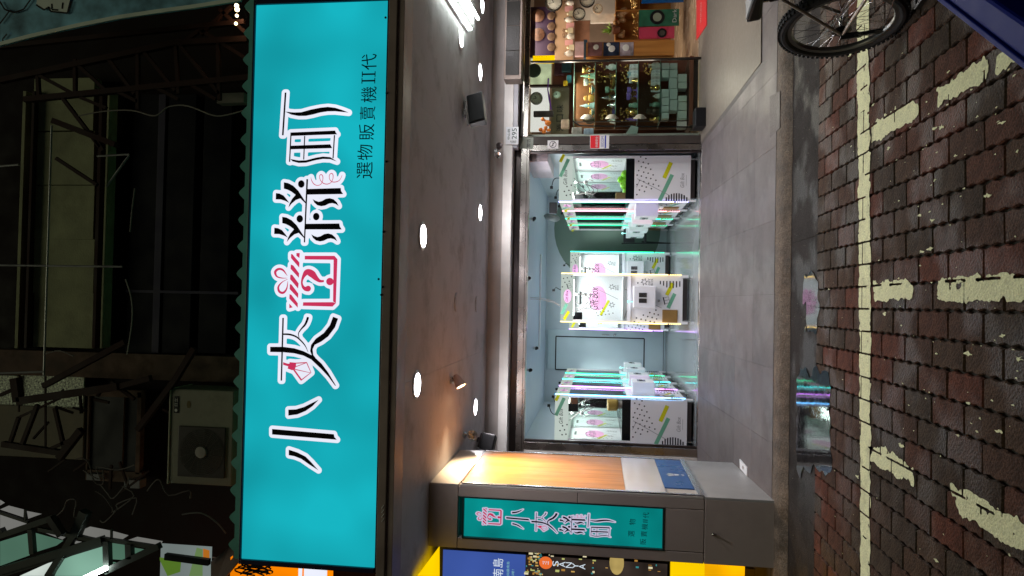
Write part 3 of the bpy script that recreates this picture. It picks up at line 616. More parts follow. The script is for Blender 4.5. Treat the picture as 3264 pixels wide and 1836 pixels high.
# the lighter floor before the neighbouring shop, with its darker slanted edge
M_pave2 = mat('terrazzo_floor', (.15, .13, .108), .45, spec=.1, var=.1, scale=20, dirt=.25, dscale=2)
q = [afloor(2232, 462), afloor(2430, 200), afloor(2430, -60), afloor(2222, -60)]
m = MB(); m.hexa([tuple(v - Vector((0, 0, .2))) for v in (q[0], q[1], q[2] + Vector((1.2, 0, 0)), q[3] + Vector((1.2, 0, 0)))], [tuple(v + Vector((0, 0, .014))) for v in (q[0], q[1], q[2] + Vector((1.2, 0, 0)), q[3] + Vector((1.2, 0, 0)))])
m.build('side_pavement', M_pave2, kind='structure', label='lighter speckled arcade floor before the neighbouring shop')
m = MB(); a, b, c, e_ = afloor(2232, 470), afloor(2450, 192), afloor(2434, 200), afloor(2234, 455)
m.hexa([a - Vector((0, 0, .1)), b - Vector((0, 0, .1)), c - Vector((0, 0, .1)), e_ - Vector((0, 0, .1))], [a + Vector((0, 0, .003)), b + Vector((0, 0, .003)), c + Vector((0, 0, .015)), e_ + Vector((0, 0, .015))])
m.build('pavement_edge', mat('edge_stone', (.08, .07, .065), .5, dirt=.4), kind='structure')
pp = [afloor(2455, 440), afloor(2455, 308), afloor(2487, 290), afloor(2487, 408)]
t = thing('drain_cover', tuple(pp[0]), 'dark slanted cover plate let into the kerb edge on the right', 'drain cover')
m = MB(); m.hexa([p - Vector((0, 0, .02)) for p in pp], [p + Vector((0, 0, .004)) for p in pp]); m.build('plate', mat('drain_iron', (.07, .055, .055), .5, bump=.5), t)

# puddles in the gutter
M_wet = bpy.data.materials.new('standing_water'); M_wet.use_nodes = True
_p = M_wet.node_tree.nodes['Principled BSDF']; _p.inputs['Base Color'].default_value = (.012, .012, .014, 1); _p.inputs['Roughness'].default_value = .05; _p.inputs['IOR'].default_value = 1.33; _p.inputs['Specular IOR Level'].default_value = .5
_n = M_wet.node_tree.nodes; _l = M_wet.node_tree.links; _t = _n.new('ShaderNodeTexCoord'); _q = _n.new('ShaderNodeTexNoise'); _q.inputs['Scale'].default_value = 14; _q.inputs['Detail'].default_value = 4; _l.new(_t.outputs['Object'], _q.inputs['Vector'])
_b = _n.new('ShaderNodeBump'); _b.inputs['Strength'].default_value = .025; _b.inputs['Distance'].default_value = .01; _l.new(_q.outputs[0], _b.inputs['Height']); _l.new(_b.outputs[0], _p.inputs['Normal'])
_r = _n.new('ShaderNodeMapRange'); _r.inputs[1].default_value = .35; _r.inputs[2].default_value = .65; _r.inputs[3].default_value = .01; _r.inputs[4].default_value = .09; _l.new(_q.outputs[0], _r.inputs[0]); _l.new(_r.outputs[0], _p.inputs['Roughness'])
def puddle(X0, X1, Y0, Y1, seed, label):
    c = [G(X0, Y0), G(X1, Y0), G(X1, Y1), G(X0, Y1)]; P = np.array(c); lo = P.min(0) - .05; hi = P.max(0) + .05
    xs = np.arange(lo[0], hi[0], .01); ys = np.arange(lo[1], hi[1], .01); X, Y = np.meshgrid(xs, ys)
    F = sdf_poly(c, X, Y) + (smooth_noise(X, Y, 9, seed) - .5) * .12 + (smooth_noise(X, Y, 25, seed + 1) - .5) * .05
    m = MB(); march(m, xs, ys, F, lambda p: (p[0], p[1], .0035)); m.build('puddle', M_wet, kind='structure', label=label)
puddle(2540, 2652, 1185, 1500, 3, 'wider puddle left of centre mirroring the lit machines')
puddle(2566, 2606, 880, 1058, 8, 'narrow puddle in the gutter mirroring the middle machine')
M_damp = mat('damp_stain', (.03, .03, .032), .22, var=.2)
# ---------------------------------------------------------------- the clad pillar with its own sign
YP = 5.8; XP = -1.56; XPL = -2.1; YB = 7.12
zt1 = at(1461, 1580, y=YP).z; zt2 = at(1842, 1600, y=YP).z; zt3 = at(2247, 1590, y=YP).z
pil = thing('pillar', ((XP + XPL) / 2, 6.4, fz(5.8)), 'square arcade pillar clad in grey panels, carrying a turquoise lightbox and an orange wood panel', 'pillar')
def solid(name, x0, x1, y0, y1, z0, z1, mt, parent, bv=.004, **k):
    m = MB(); m.box(x0, x1, y0, y1, z0, z1); return m.build(name, mt, parent, bevel=bv, **k)
sa = at(1478, 1722, y=YP); sb = at(2118, 1628, y=YP); sxl = at(2105, 1757, y=YP).x
PX0, PX1 = -2.005, -1.675; PZ1 = at(1478, 1650, y=YP).z; PZ0 = at(2112, 1690, y=YP).z
solid('core', XPL + .03, XP - .03, YP + .11, YB - .02, .02, ZSOF, M_conc, pil)
g = .004
for (z0, z1) in ((zt1 + g, ZSOF - .002),): solid('cladding_panel', XPL, XP - .02, YP, YP + .1, z0, z1, M_clad, pil)
for z0, z1, xa, xb in ((zt2 + g, zt1, PX1 + .01, XP - .02), (zt3 + g, zt2, PX1 + .01, XP - .02), (zt3 + g, zt1, XPL, PX0 - .01)):
    solid('cladding_panel', xa, xb, YP, YP + .1, z0, z1, M_clad, pil)
solid('cladding_panel', PX0 - .01 + g, PX1 + .01 - g, YP, YP + .1, zt3 + g, PZ0 - .012, M_clad, pil)
solid('cladding_panel', XPL, XP - .02, YP, YP + .1, fz(5.8) - .02, zt3, M_clad, pil)
# side cladding (towards the door)
zs1 = (at(1463, 1537, x=XP).z + at(1552, 1432, x=XP).z) / 2; zs3 = (at(2248, 1585, x=XP).z + at(2181, 1470, x=XP).z) / 2
solid('side_panel', XP - .02, XP, YP, YB, zs1 + .003, ZSOF - .002, M_cladw, pil)
zwb = at(1990, 1545, x=XP).z; zpb = at(2105, 1545, x=XP).z
solid('side_panel', XP - .02, XP, YP, YB, zs3 + .004, zs1 - .004, M_cladw, pil)
ya = YP + .045; yb = YB - .04
solid('wood_panel', XP, XP + .006, ya, yb, zwb, zs1 - .02, woodmat('orange_wood', (.55, .25, .075), .7, 2, .4), pil, .001, label='glossy orange wood-grain panel')
for y0, y1 in ((YP + .004, ya - .004), (yb + .004, YB - .004)): solid('metal_trim', XP, XP + .012, y0, y1, zs3 + .006, zs1 - .02, M_silver, pil, .003)
solid('metal_trim', XP, XP + .012, ya, yb, zs1 - .018, zs1 - .004, M_dsteel, pil, .002)
M_acr = mat('white_acrylic', (.62, .6, .62), .08, var=.04)
zbl = at(2115, 1545, x=XP).z; zbb = at(2205, 1545, x=XP).z
solid('acrylic_sheet', XP, XP + .008, ya + .002, yb, zbl + .003, zwb - .004, M_acr, pil, .001)
solid('blue_poster', XP, XP + .009, ya + .16, yb - .02, zbb, zbl, mat('poster_blue', (.01, .09, .33), .3, var=.03), pil, .001)
solid('side_panel', XP - .02, XP, YP, YB, fz(5.8) - .02, zs3 - .002, mat('base_cladding', (.42, .42, .42), .35, var=.06, dirt=.35), pil, .002)
solid('metal_trim', XP, XP + .012, ya, yb, zs3 + .004, zbb - .004, M_silver, pil, .002)
# white emblem on the blue poster: a tuft of leaves over a small pot, with a line of script
f = lambda p: (XP + .0105, 6.46 + p[0], (zbl + zbb) / 2 + p[1]); m = MB()
for k in range(-2, 3): m.flat([(-.004 + k * .012, .0), (.004 + k * .012, 0), (.012 * k + k * .014 + .008, .04 + .02 * (k % 2 == 0)), (.012 * k + k * .016, .07 - .01 * abs(k)), (.012 * k + k * .012 - .008, .04)], f)
m.flat([(-.03, -.005), (.03, -.005), (.016, -.045), (-.016, -.045)], f); text_on(m, '綠意', f, 0, -.08, .07, .025); m.build('emblem', mat('print_white', (.75, .78, .8), .4), pil)
# pillar lightbox
solid('lightbox_face', PX0, PX1, YP + .03, YP + .035, PZ0, PZ1, E_teal_dim, pil, 0)
m = MB(); e = .014
m.box(PX0 - e + .004, PX0, YP - .003, YP + .03, PZ0 - e, PZ1 + e); m.box(PX1, PX1 + e - .004, YP - .003, YP + .03, PZ0 - e, PZ1 + e); m.box(PX0, PX1, YP - .003, YP + .03, PZ1, PZ1 + e); m.box(PX0, PX1, YP - .003, YP + .03, PZ0 - e + .002, PZ0)
m.build('lightbox_frame', mat('lightbox_frame', (.02, .05, .05), .4), pil)
def zz7(x, y): return at(1400 + x / 2.342, 1380 + y / 2.342, y=YP)
for key, (xa, xb, ya_, yb_) in dict(gift=(264, 473, 562, 702), small=(488, 683, 568, 728), claw=(676, 892, 592, 757), net=(886, 1104, 608, 766), town=(1098, 1322, 608, 792)).items():
    L = zz7((xa + xb) / 2, yb_); Rr = zz7((xa + xb) / 2, ya_); T = zz7(xa, (ya_ + yb_) / 2); B = zz7(xb, (ya_ + yb_) / 2); lo, hi = ARTM[key][4], ARTM[key][5]
    put_art(key, lambda x, z, n, L=L, Rr=Rr, T=T, B=B, lo=lo, hi=hi: (L.x + (x - lo[0]) / (hi[0] - lo[0]) * (Rr.x - L.x), YP + .029 - .0015 * n, B.z + (z - lo[1]) / (hi[1] - lo[1]) * (T.z - B.z)), pil, mats=(emis('lightbox_white', (.66, .62, .82), .8), M_ink, E_pink, E_teal_dim))
f = lambda p: (p[0], YP + .026, p[1])
for s, X, Y, h in (('選', 1435, 760, .052), ('物', 1443, 672, .052), ('販', 1523, 820, .05), ('賣', 1530, 762, .05), ('機', 1535, 708, .05), ('代', 1545, 622, .05)):
    p = zz7(X, Y); m = MB(); text_on(m, s, f, p.x, p.z, h * .95, h); m.build('small_character', M_txt, pil)
p = zz7(1540, 665); m = MB()
for s in (-1, 1): m.box(p.x + s * .008 - .003, p.x + s * .008 + .003, YP + .025, YP + .027, p.z - .02, p.z + .02)
m.build('small_character', M_txt, pil)
p = zz7(2045, 755); m = MB(); m.lathe([(.012, 0), (.012, .01), (.007, .014), (.007, .03)], (p.x, YP, p.z), 12, ax=(0, -1, 0)); m.build('keyhole_knob', M_silver, pil, smooth=True)
# small white box by the pillar foot
a = afloor(2362, 1478); t = thing('floor_socket', tuple(a), 'small white plate standing at the foot of the pillar', 'floor plate')
c = [afloor(2361, 1463), afloor(2362, 1493), afloor(2384, 1518), afloor(2385, 1490)]
m = MB(); m.hexa([v for v in c], [v + Vector((0, 0, .012)) for v in c]); m.build('plate', M_white, t, bevel=.002)
m = MB(); cc = sum(c, Vector()) / 4; m.box(cc.x - .012, cc.x + .012, cc.y - .02, cc.y + .02, cc.z + .013, cc.z + .016); m.build('label_mark', M_clad, t)

# ---------------------------------------------------------------- left neighbour: lightboxes beside the pillar
m = MB(); m.box(-2.5, -2.3, 6.3, 8.9, 0, ZSOF); m.build('light_block_wall', mat('light_block_brown', (.12, .1, .09), .7), label='added unseen side wall blocking lightbox glow behind the pillar', cat='wall')  # unseen wall added to stop lightbox light leaking past the pillar
lb = thing('blue_lightbox', (-2.4, 5.85, .8), 'tall blue travel lightbox with a night market picture, left of the pillar', 'lightbox sign')
bx1 = -2.115; z1 = at(1402, 1745, y=5.85).z; z0 = at(2135, 1800, y=5.85).z
solid('case', -3.3, bx1, 5.86, 6.1, z0, z1, M_black, lb, .004)
zp = at(1675, 1780, y=5.85).z
solid('blue_face', -3.28, bx1 - .025, 5.848, 5.852, zp, z1 - .03, emis('lightbox_blue', srgb(62, 88, 165), .9, .15, 2), lb, 0)
solid('picture_face', -3.28, bx1 - .025, 5.848, 5.852, z0 + .02, zp - .001, emis('lightbox_night', (.035, .025, .02), .9, .4, 6), lb, 0)
f = lambda p: (p[0], 5.844, p[1]); BXY = lambda X, Y: at(1340 + X / 4.155, 1640 + Y / 4.155, y=5.844)
E_w = emis('lightbox_letter', (.75, .85, .95), .9)
p = BXY(1028, 640); m = MB(); text_on(m, '島', f, p.x, p.z, .075, .088); p = BXY(1028, 780); text_on(m, '南', f, p.x, p.z, .075, .088); p = BXY(1028, 910); text_on(m, '海', f, p.x, p.z, .075, .088); m.build('big_lettering', E_w, lb)
m = MB(); p = BXY(1160, 740); text_on(m, '尋找最純最南島', f, p.x - .03, p.z, .21, .024); p = BXY(1225, 800); text_on(m, '就是這裡！', f, p.x - .03, p.z, .15, .022); m.build('small_lettering', emis('lightbox_letter_green', (.25, .55, .55), .9), lb)
p = BXY(1660, 640); m = MB(); m.flat([(p.x + .052 * math.cos(k * .2618), p.z + .056 * math.sin(k * .2618)) for k in range(24)], lambda q: (q[0], 5.845, q[1])); m.build('orange_disc', emis('orange_disc', srgb(238, 112, 50), .95), lb)
m = MB(); text_on(m, '三亞', f, p.x, p.z, .028, .05); a = BXY(1790, 650); b = BXY(2150, 690)
for i, ch in enumerate('SANYA'):
    c = BXY(1790 + i * 88, 650 + i * 10); text_on(m, ch, f, c.x - .0, c.z, .045, .052)
m.build('lettering', E_w, lb)
r_ = random.Random(3)
for k in range(80):
    X = r_.uniform(1400, 1620) if k < 50 else r_.uniform(1620, 3200); Y = r_.uniform(500, 800); a = BXY(X, Y); w_ = r_.uniform(.002, .009); h_ = r_.uniform(.004, .018)
    m = MB(); m.box(a.x - w_, a.x + w_, 5.8462, 5.847, a.z - h_, a.z + h_)
    m.build('picture_patch', emis('patch_%d' % (k % 5), [(.75, .45, .12), (.9, .8, .5), (.5, .25, .05), (.6, .62, .2), (.05, .3, .32)][k % 5], .8), lb)
a = BXY(2600, 640); m = MB(); m.flat([(a.x + .10 * math.cos(k * .3142), a.z + .06 * math.sin(k * .3142)) for k in range(20)], lambda q: (q[0], 5.8455, q[1])); m.build('picture_patch', emis('soft_moon', (.55, .4, .13), .8, .3, 8), lb)
E_yel = emis('yellow_box', (1, .62, .0), 1.0, .12, 1.5); E_ora = emis('orange_box', (1, .28, .0), 1.0, .15, 2)
za_ = at(2141, 1800, y=5.85).z; zc_ = at(2248, 1810, y=5.85).z; zb_ = at(2375, 1810, y=5.85).z
yb2 = thing('yellow_lightbox', (-2.6, 5.86, zb_), 'low glowing yellow-orange lightbox at the foot of the blue lightbox', 'lightbox')
solid('upper_face', -3.3, at(2141, 1795, y=5.85).x, 5.86, 5.95, zc_ + .003, za_, E_yel, yb2, 0); solid('lower_face', -3.3, at(2300, 1796, y=5.85).x, 5.86, 5.95, zb_, zc_ - .003, emis('orange_yellow_box', (1, .45, .0), 1.0, .25, 3), yb2, 0)
# yellow soffit light panel seen beyond the pillar top
q = [at(1398, 1745, y=5.9), at(1330, 1836, y=5.3), at(1330, 1990, y=5.3), at(1398, 1990, y=5.9)]
t = thing('yellow_canopy_panel', tuple(q[0]), 'glowing yellow wedge-shaped canopy panel left of the pillar top', 'lightbox')
m = MB(); m.add([q[0], q[1], q[2], q[3]] + [v + Vector((0, .04, 0)) for v in q], [(0, 1, 2, 3), (7, 6, 5, 4), (0, 4, 5, 1), (1, 5, 6, 2), (2, 6, 7, 3), (3, 7, 4, 0)]); m.build('panel', E_yel, t)
# dark wall and board left of the long sign
q0 = at(735, 1776, y=5.2); q1 = at(1047, 1816, y=5.2)
t = thing('orange_shop_sign', (-2.9, 5.2, q1.z), 'glowing orange shop sign with tangled cables left of the turquoise sign', 'shop sign')
m = MB(); m.box(-4.2, q0.x, 5.2, 5.3, q1.z, q0.z); m.build('orange_face', emis('orange_face', (1, .24, .0), 1.0, .15, 2), t)
a = at(952, 1805, y=5.19); b = at(962, 1836, y=5.19); c = at(1042, 1815, y=5.19)
solid('white_stripe', -4.1, a.x - .0, 5.188, 5.196, b.z, a.z, E_halo, t, 0); solid('white_block', -4.1, at(970, 1802, y=5.19).x, 5.185, 5.196, c.z, at(970, 1810, y=5.19).z, E_halo, t, 0)
r_ = random.Random(2)
t = thing('cable_bundle', tuple(at(820, 1800, y=5.1)), 'tangle of black cables hanging in front of the orange sign', 'cables')
for k in range(9):
    a = at(790 + r_.uniform(-20, 30), 1775, y=5.05); pts = []
    for i in range(8):
        X = 800 + 45 * math.sin(i * .9 + k) + r_.uniform(-12, 12) + k * 4; Y = 1775 + i * 8 + r_.uniform(-4, 4); pts.append(tuple(at(X, Y, y=5.05 + .02 * (k % 3))))
    m = MB(); m.tube([p[:3] for p in CR(pts, 3)], .006, 5); m.build('cable', M_black, t, smooth=True)
# ---------------------------------------------------------------- shop shell
FL = fz(YD)                                   # shop floor level
YW = 13.2; CL = at(1742, 900, y=YW).z
M_tile = mat('shop_floor_tile', (.25, .27, .27), .12, var=.05, scale=1.5)
M_wallp = mat('shop_wall_paint', (.55, .62, .68), .6, var=.03)
fl = MB()
shopfloor = MB().box(-2.2, 2.25, 8.92, YW + .2, FL - .3, FL - .004).build('shop_floor', mat('tile_joint', (.2, .2, .2), .6), kind='structure')
for i in range(8):
    for j in range(8):
        x0 = -2.2 + i * .56; y0 = 8.92 + j * .56; m = MB(); m.box(x0 + .001, min(x0 + .559, 2.25), y0 + .001, y0 + .559, FL - .0035, FL)
        if y0 < YW: m.build('floor_tile', M_tile, shopfloor)
m = MB(); m.box(-2.2, 2.25, 8.96, YW + .2, CL, CL + .1); m.build('shop_ceiling', mat('ceiling_blue', (.42, .5, .62), .6, var=.02), kind='structure')
bw = thing('back_wall', (0, YW, FL), 'pale blue-white back wall of the machine shop with a painted green half disc', 'wall')
m = MB(); m.box(-2.2, 2.25, YW, YW + .1, FL, CL); m.build('wall_surface', M_wallp, bw)
gc = at(1790, 640, y=YW); m = MB()
P = [p for p in [(1.25 + 1.32 * math.cos(t * math.pi / 24), 1.22 + 1.32 * math.sin(t * math.pi / 24)) for t in range(-24, 25)]]
P = [(x, z) for x, z in [(1.42 + 1.05 * math.cos(t * math.pi / 20), 1.35 + 1.0 * math.sin(t * math.pi / 20)) for t in range(40)]]
P = [(min(x, 1.9), max(min(z, CL - .06), FL + .01)) for x, z in P]
m.prism(P, lambda p: (p[0], YW - .0005, p[1]), lambda p: (p[0], YW - .006, p[1])); m.build('painted_disc', mat('sage_green_paint', (.17, .24, .2), .6, var=.04), bw)
m = MB(); m.box(-2.0, -1.9, 8.96, YW, FL, CL); m.build('left_wall', M_wallp, label='pale left side wall of the machine shop', cat='wall')
m = MB(); m.box(2.02, 2.12, 8.96, YW, FL, CL); m.build('right_wall', M_wallp, label='pale right side wall of the machine shop', cat='wall')
# white back door
dx0 = at(1800, 1195, y=YW).x; dx1 = at(1800, 1056, y=YW).x
dz1 = at(1742, 1120, y=YW).z - .02
dr = thing('back_door', (-1, YW, FL), 'pale blue-white door with a thin dark outline in the back wall', 'door')
dxa, dxb = at(1900, 1180, y=YW).x, at(1900, 1053, y=YW).x
solid('leaf', dxa, dxb, YW - .03, YW - .001, FL + .002, dz1, mat('door_paint', (.55, .66, .7), .35, var=.03), dr, .004)
xa, xb = at(1900, 1181, y=YW).x + .0, at(1900, 1075, y=YW).x; za, zb = at(1772, 1100, y=YW).z, at(2053, 1100, y=YW).z
m = MB(); e = .011
m.box(xa, xb, YW - .033, YW - .0305, za - e, za + e); m.box(xa, xb, YW - .033, YW - .0305, zb - e, zb + e); m.box(xb - e, xb + e, YW - .034, YW - .0315, zb, za); m.box(xa - e, xa + e, YW - .034, YW - .0315, zb, za)
m.build('inlay_line', M_black, dr)
m = MB(); m.box(dxa - .02, dxb + .02, YW - .034, YW - .0305, at(2116, 1100, y=YW).z - .004 + .01, at(2116, 1100, y=YW).z + .014); m.build('threshold_line', M_black, dr)
hp = at(1930, 1067, y=YW); m = MB(); m.tube([(hp.x, YW - .05, hp.z - .07), (hp.x, YW - .06, hp.z), (hp.x, YW - .05, hp.z + .07)], .008); m.build('handle', M_silver, dr, smooth=True)
m = MB(); m.ball((hp.x, YW - .06, hp.z - .17), .025); m.build('knob', M_silver, dr, smooth=True)
light('AREA', 'shop_ceiling_fill', (0.35, 9.35, CL - .06), 34, (.92, .95, 1), 2.2, shape='RECTANGLE', size_y=.25)  # added lights for the shop interior, their sources are unseen
light('AREA', 'shop_ceiling_fill', (0, 11.6, CL - .06), 36, (.85, .95, 1), 1.6, shape='RECTANGLE', size_y=.3)
sl = thing('added_shop_lamp', (0.3, 9.35, CL - .05), 'added white lamp strip on the ceiling just inside the shop door', 'ceiling light')  # lamp strips added to go with the interior lights
solid('housing', -.75, 1.45, 9.31, 9.39, CL - .03, CL, M_white, sl); 
sl = thing('added_shop_lamp', (0, 11.6, CL - .05), 'added white lamp strip on the ceiling at the back of the shop', 'ceiling light')
solid('housing', -.8, .8, 11.56, 11.64, CL - .03, CL, M_white, sl)

# shop front: steel frame and header
sf = thing('storefront_frame', (0, YD, FL), 'brushed steel frame and roller-door header round the open shop', 'shop front')
xl = at(1900, 1418, y=YD).x; xr = at(1900, 479, y=YD).x
zh1 = at(1626, 900, y=YD).z; zh2 = at(1652, 900, y=YD).z; zh3 = at(1680, 900, y=YD).z
solid('shutter_housing', -2.0, 2.1, YD + .04, YD + .11, zh2, zh1, M_dsteel, sf)
solid('steel_header', -2.0, 2.1, YD, YD + .14, zh3, zh2 - .002, M_steel, sf, .006)
solid('header_groove', -2.0, 2.1, YD - .004, YD - .001, zh3 + .03, zh3 + .036, M_black, sf, 0)
solid('steel_jamb', xl - .1, xl, YD, YD + .14, FL - .02, zh3 - .002, M_steel, sf, .006); solid('guide_rail', xl + .002, xl + .03, YD + .03, YD + .07, FL, zh3 - .004, M_dsteel, sf)
solid('steel_jamb', xr, xr + .075, YD, YD + .14, FL - .02, zh3 - .002, M_steel, sf, .006); solid('guide_rail', xr - .03, xr - .002, YD + .03, YD + .07, FL, zh3 - .004, M_dsteel, sf)
solid('threshold', xl, xr, YD - .02, YD + .1, FL - .08, FL + .006, M_steel, sf, .004)
solid('white_strip', xl - .165, xl - .105, YD - .02, YD + .1, FL - .02, zh3, mat('strip_white', (.72, .68, .64), .5, dirt=.2, dscale=5), sf)
solid('marble_strip', xl - .3, xl - .17, YD - .01, YD + .1, FL - .02, zh1, mat('dark_marble', (.06, .05, .04), .25, var=.6, scale=8), sf)

# ---------------------------------------------------------------- crane machines
M_mw = mat('machine_white', (.78, .77, .80), .35, var=.02)
M_pk = [mat('print_black', (.015, .015, .02), .4, var=0), mat('print_yellow', (.62, .6, .01), .4, var=.05), mat('print_green', (.16, .42, .28), .4, var=.05), mat('print_pink', (.82, .38, .64), .4, var=.1, scale=8), mat('print_grey', (.3, .3, .32), .4)]
GL = glass('cabinet_glass', (.96, .99, .98))
LEDC = dict(white=((.38, .36, 1), 7), teal=((.02, 1, .5), 4), pink=((1, .3, .36), 4.5), cyan=((.06, .85, .9), 6), warm=((1, .72, .25), 4.5), purple=((.6, .35, 1), 5), violet=((.62, .22, 1), 6), green=((.01, .9, .36), 2.4), blue=((.14, .5, 1), 9))
def led(name): return emis('led_' + name, *LEDC[name])
W_, D_, H0, H1 = .66, .60, .09, 1.80; ZH = 1.625; ZWN = .81
def bar2(m, f, a, b, w, mi):
    dx, dy = b[0] - a[0], b[1] - a[1]; l = math.hypot(dx, dy); nx, ny = -dy / l * w / 2, dx / l * w / 2
    m.flat([(a[0] + nx, a[1] + ny), (b[0] + nx, b[1] + ny), (b[0] - nx, b[1] - ny), (a[0] - nx, a[1] - ny)], f, mi)
def dot2(m, f, x, y, r, mi=0): m.flat([(x + r * math.cos(k * math.pi / 4), y + r * math.sin(k * math.pi / 4)) for k in range(8)], f, mi)
def side_print(m, f):
    """f maps (s 0..1 to the right, height in m) to the panel"""
    for (y, x) in [(780, 1630), (760, 1568), (810, 1545), (822, 1600), (840, 1660), (872, 1578), (885, 1630), (903, 1690), (918, 1547), (937, 1607), (948, 1660), (968, 1720), (970, 1530), (981, 1580), (1000, 1638), (1010, 1692), (1030, 1753), (1031, 1560), (1046, 1610), (1064, 1668), (1076, 1723), (1094, 1787), (1079, 1530), (1096, 1590), (1108, 1640), (1126, 1702), (1141, 1560), (1158, 1620), (1194, 1530)]:
        dot2(m, f, .60 * (1270 - y) / 525, H0 + .72 * (2165 - x) / 665, .0105)
    g = lambda x, y: (.60 * (1270 - y) / 525, H0 + .72 * (2165 - x) / 665)
    bar2(m, f, g(1850, 1005), g(1930, 825), .05, 1); bar2(m, f, g(1800, 1265), g(1945, 965), .05, 2)
    bar2(m, f, g(1530, 1010), g(1920, 1205), .007, 4); bar2(m, f, g(1560, 1030), g(1525, 1110), .006, 4)
    c = g(2000, 1275)
    for k in range(-4, 5):
        x = 2000 + k * 30; hw = max(0, 1 - (k / 4.6) ** 2) ** .5 * 90; a = g(x, 1268); b = g(x, 1268 - hw); bar2(m, f, a, b, .017, 0)
    p = g(2065, 1030); text_on(m, 'Gift Box', f, p[0], p[1], .19, .05, 4, 0, .2); p = g(2112, 1030); m.flat([(p[0] - .07, p[1] - .002), (p[0] + .07, p[1] - .002), (p[0] + .07, p[1] + .002), (p[0] - .07, p[1] + .002)], f, 4)
def side_head(m, f):
    g = lambda x, y: (.60 * (1270 - y) / 525, ZH + (H1 - ZH) * (750 - x) / 160)
    bar2(m, f, g(600, 815), g(645, 725), .04, 1); bar2(m, f, g(605, 985), g(700, 780), .045, 2)
    p = g(665, 990); text_on(m, 'Gift Box', f, p[0], p[1], .2, .05, 0, 0, .2)
    for x, y in ((740, 1085), (687, 1100), (711, 1145), (657, 1157), (683, 1203), (729, 1195)): q = g(x, y); dot2(m, f, q[0], q[1], .010)
def g5(x, y): return (-.33 + .66 * (1075 - y) / 605, H1 - (x - 690) / 1530 * (H1 - H0))
def icon_box(m, f, cx, cy, s, rot=0, mi=0):
    c, q = math.cos(rot), math.sin(rot); T = lambda a, b: (cx + (a * c - b * q) * s, cy + (a * q + b * c) * s)
    bar2(m, f, T(-.6, .35), T(.6, .35), .18 * s, mi)
    for a, b in ((T(-.48, .3), T(-.48, -.5)), (T(.48, .3), T(.48, -.5)), (T(-.48, -.5), T(.48, -.5)), (T(0, .3), T(0, -.5))): bar2(m, f, a, b, .05 * s, mi)
def hexlogo(m, f, cx, cy, s):
    for k in range(6):
        a = k * math.pi / 3 + .3
        for o in (-.16, .16): bar2(m, f, (cx + s * .35 * math.cos(a) - o * s * math.sin(a), cy + s * .35 * math.sin(a) + o * s * math.cos(a)), (cx + s * .85 * math.cos(a + .5), cy + s * .85 * math.sin(a + .5)), .09 * s, 0)
def front_head(m, f):
    for x, y in ((750, 475), (800, 470), (720, 533), (768, 525), (823, 510), (708, 640), (738, 583), (793, 568)): q = g5(x, y); dot2(m, f, q[0], q[1], .009)
    q = g5(790, 625); icon_box(m, f, q[0], q[1], .06, .35); q = g5(775, 755); m.flat([(q[0] + .09 * math.cos(k * .314), q[1] + .055 * math.sin(k * .314)) for k in range(20)], f, 3)
    q2 = g5(765, 755); text_on(m, 'Gift Box', lambda p: (f(p)[0], f(p)[1] - .0006, f(p)[2]), q2[0], q2[1], .15, .04, 0, 0, .2)
    bar2(m, f, g5(705, 985), g5(765, 855), .045, 2); bar2(m, f, g5(735, 1050), g5(795, 945), .04, 1)
def win_print(m, f):
    q = g5(1160, 770); m.flat([(q[0] + .2 * math.cos(k * .2618), q[1] + .13 * math.sin(k * .2618)) for k in range(24)], f, 3)
    F2 = lambda p: (f(p)[0], f(p)[1] - .0008, f(p)[2]); q = g5(1110, 775); text_on(m, 'Gift Box', F2, q[0], q[1], .36, .12, 0, 0, .2); q = g5(1175, 775); m.flat([(q[0] - .1, q[1] - .0025), (q[0] + .1, q[1] - .0025), (q[0] + .1, q[1] + .0025), (q[0] - .1, q[1] + .0025)], F2, 0)
    q = g5(980, 770); icon_box(m, F2, q[0], q[1], .17); bar2(m, F2, g5(975, 545), g5(1430, 780), .008, 4); bar2(m, F2, g5(1310, 800), g5(1200, 1020), .035, 1)
    for x, y in ((1345, 600), (1350, 865)): q = g5(x, y); hexlogo(m, F2, q[0], q[1], .055)
    q = g5(1410, 610); text_on(m, 'GIFT', F2, q[0], q[1] + .015, .08, .024); text_on(m, 'BOX', F2, q[0], q[1] - .016, .08, .024)
    for x, y in ((1145, 985), (1175, 930), (1195, 970), (1225, 915), (1245, 965), (1300, 955), (1315, 1000), (1365, 985), (1267, 1008), (1218, 1020), (1167, 1025)): q = g5(x, y); dot2(m, F2, q[0], q[1], .009)
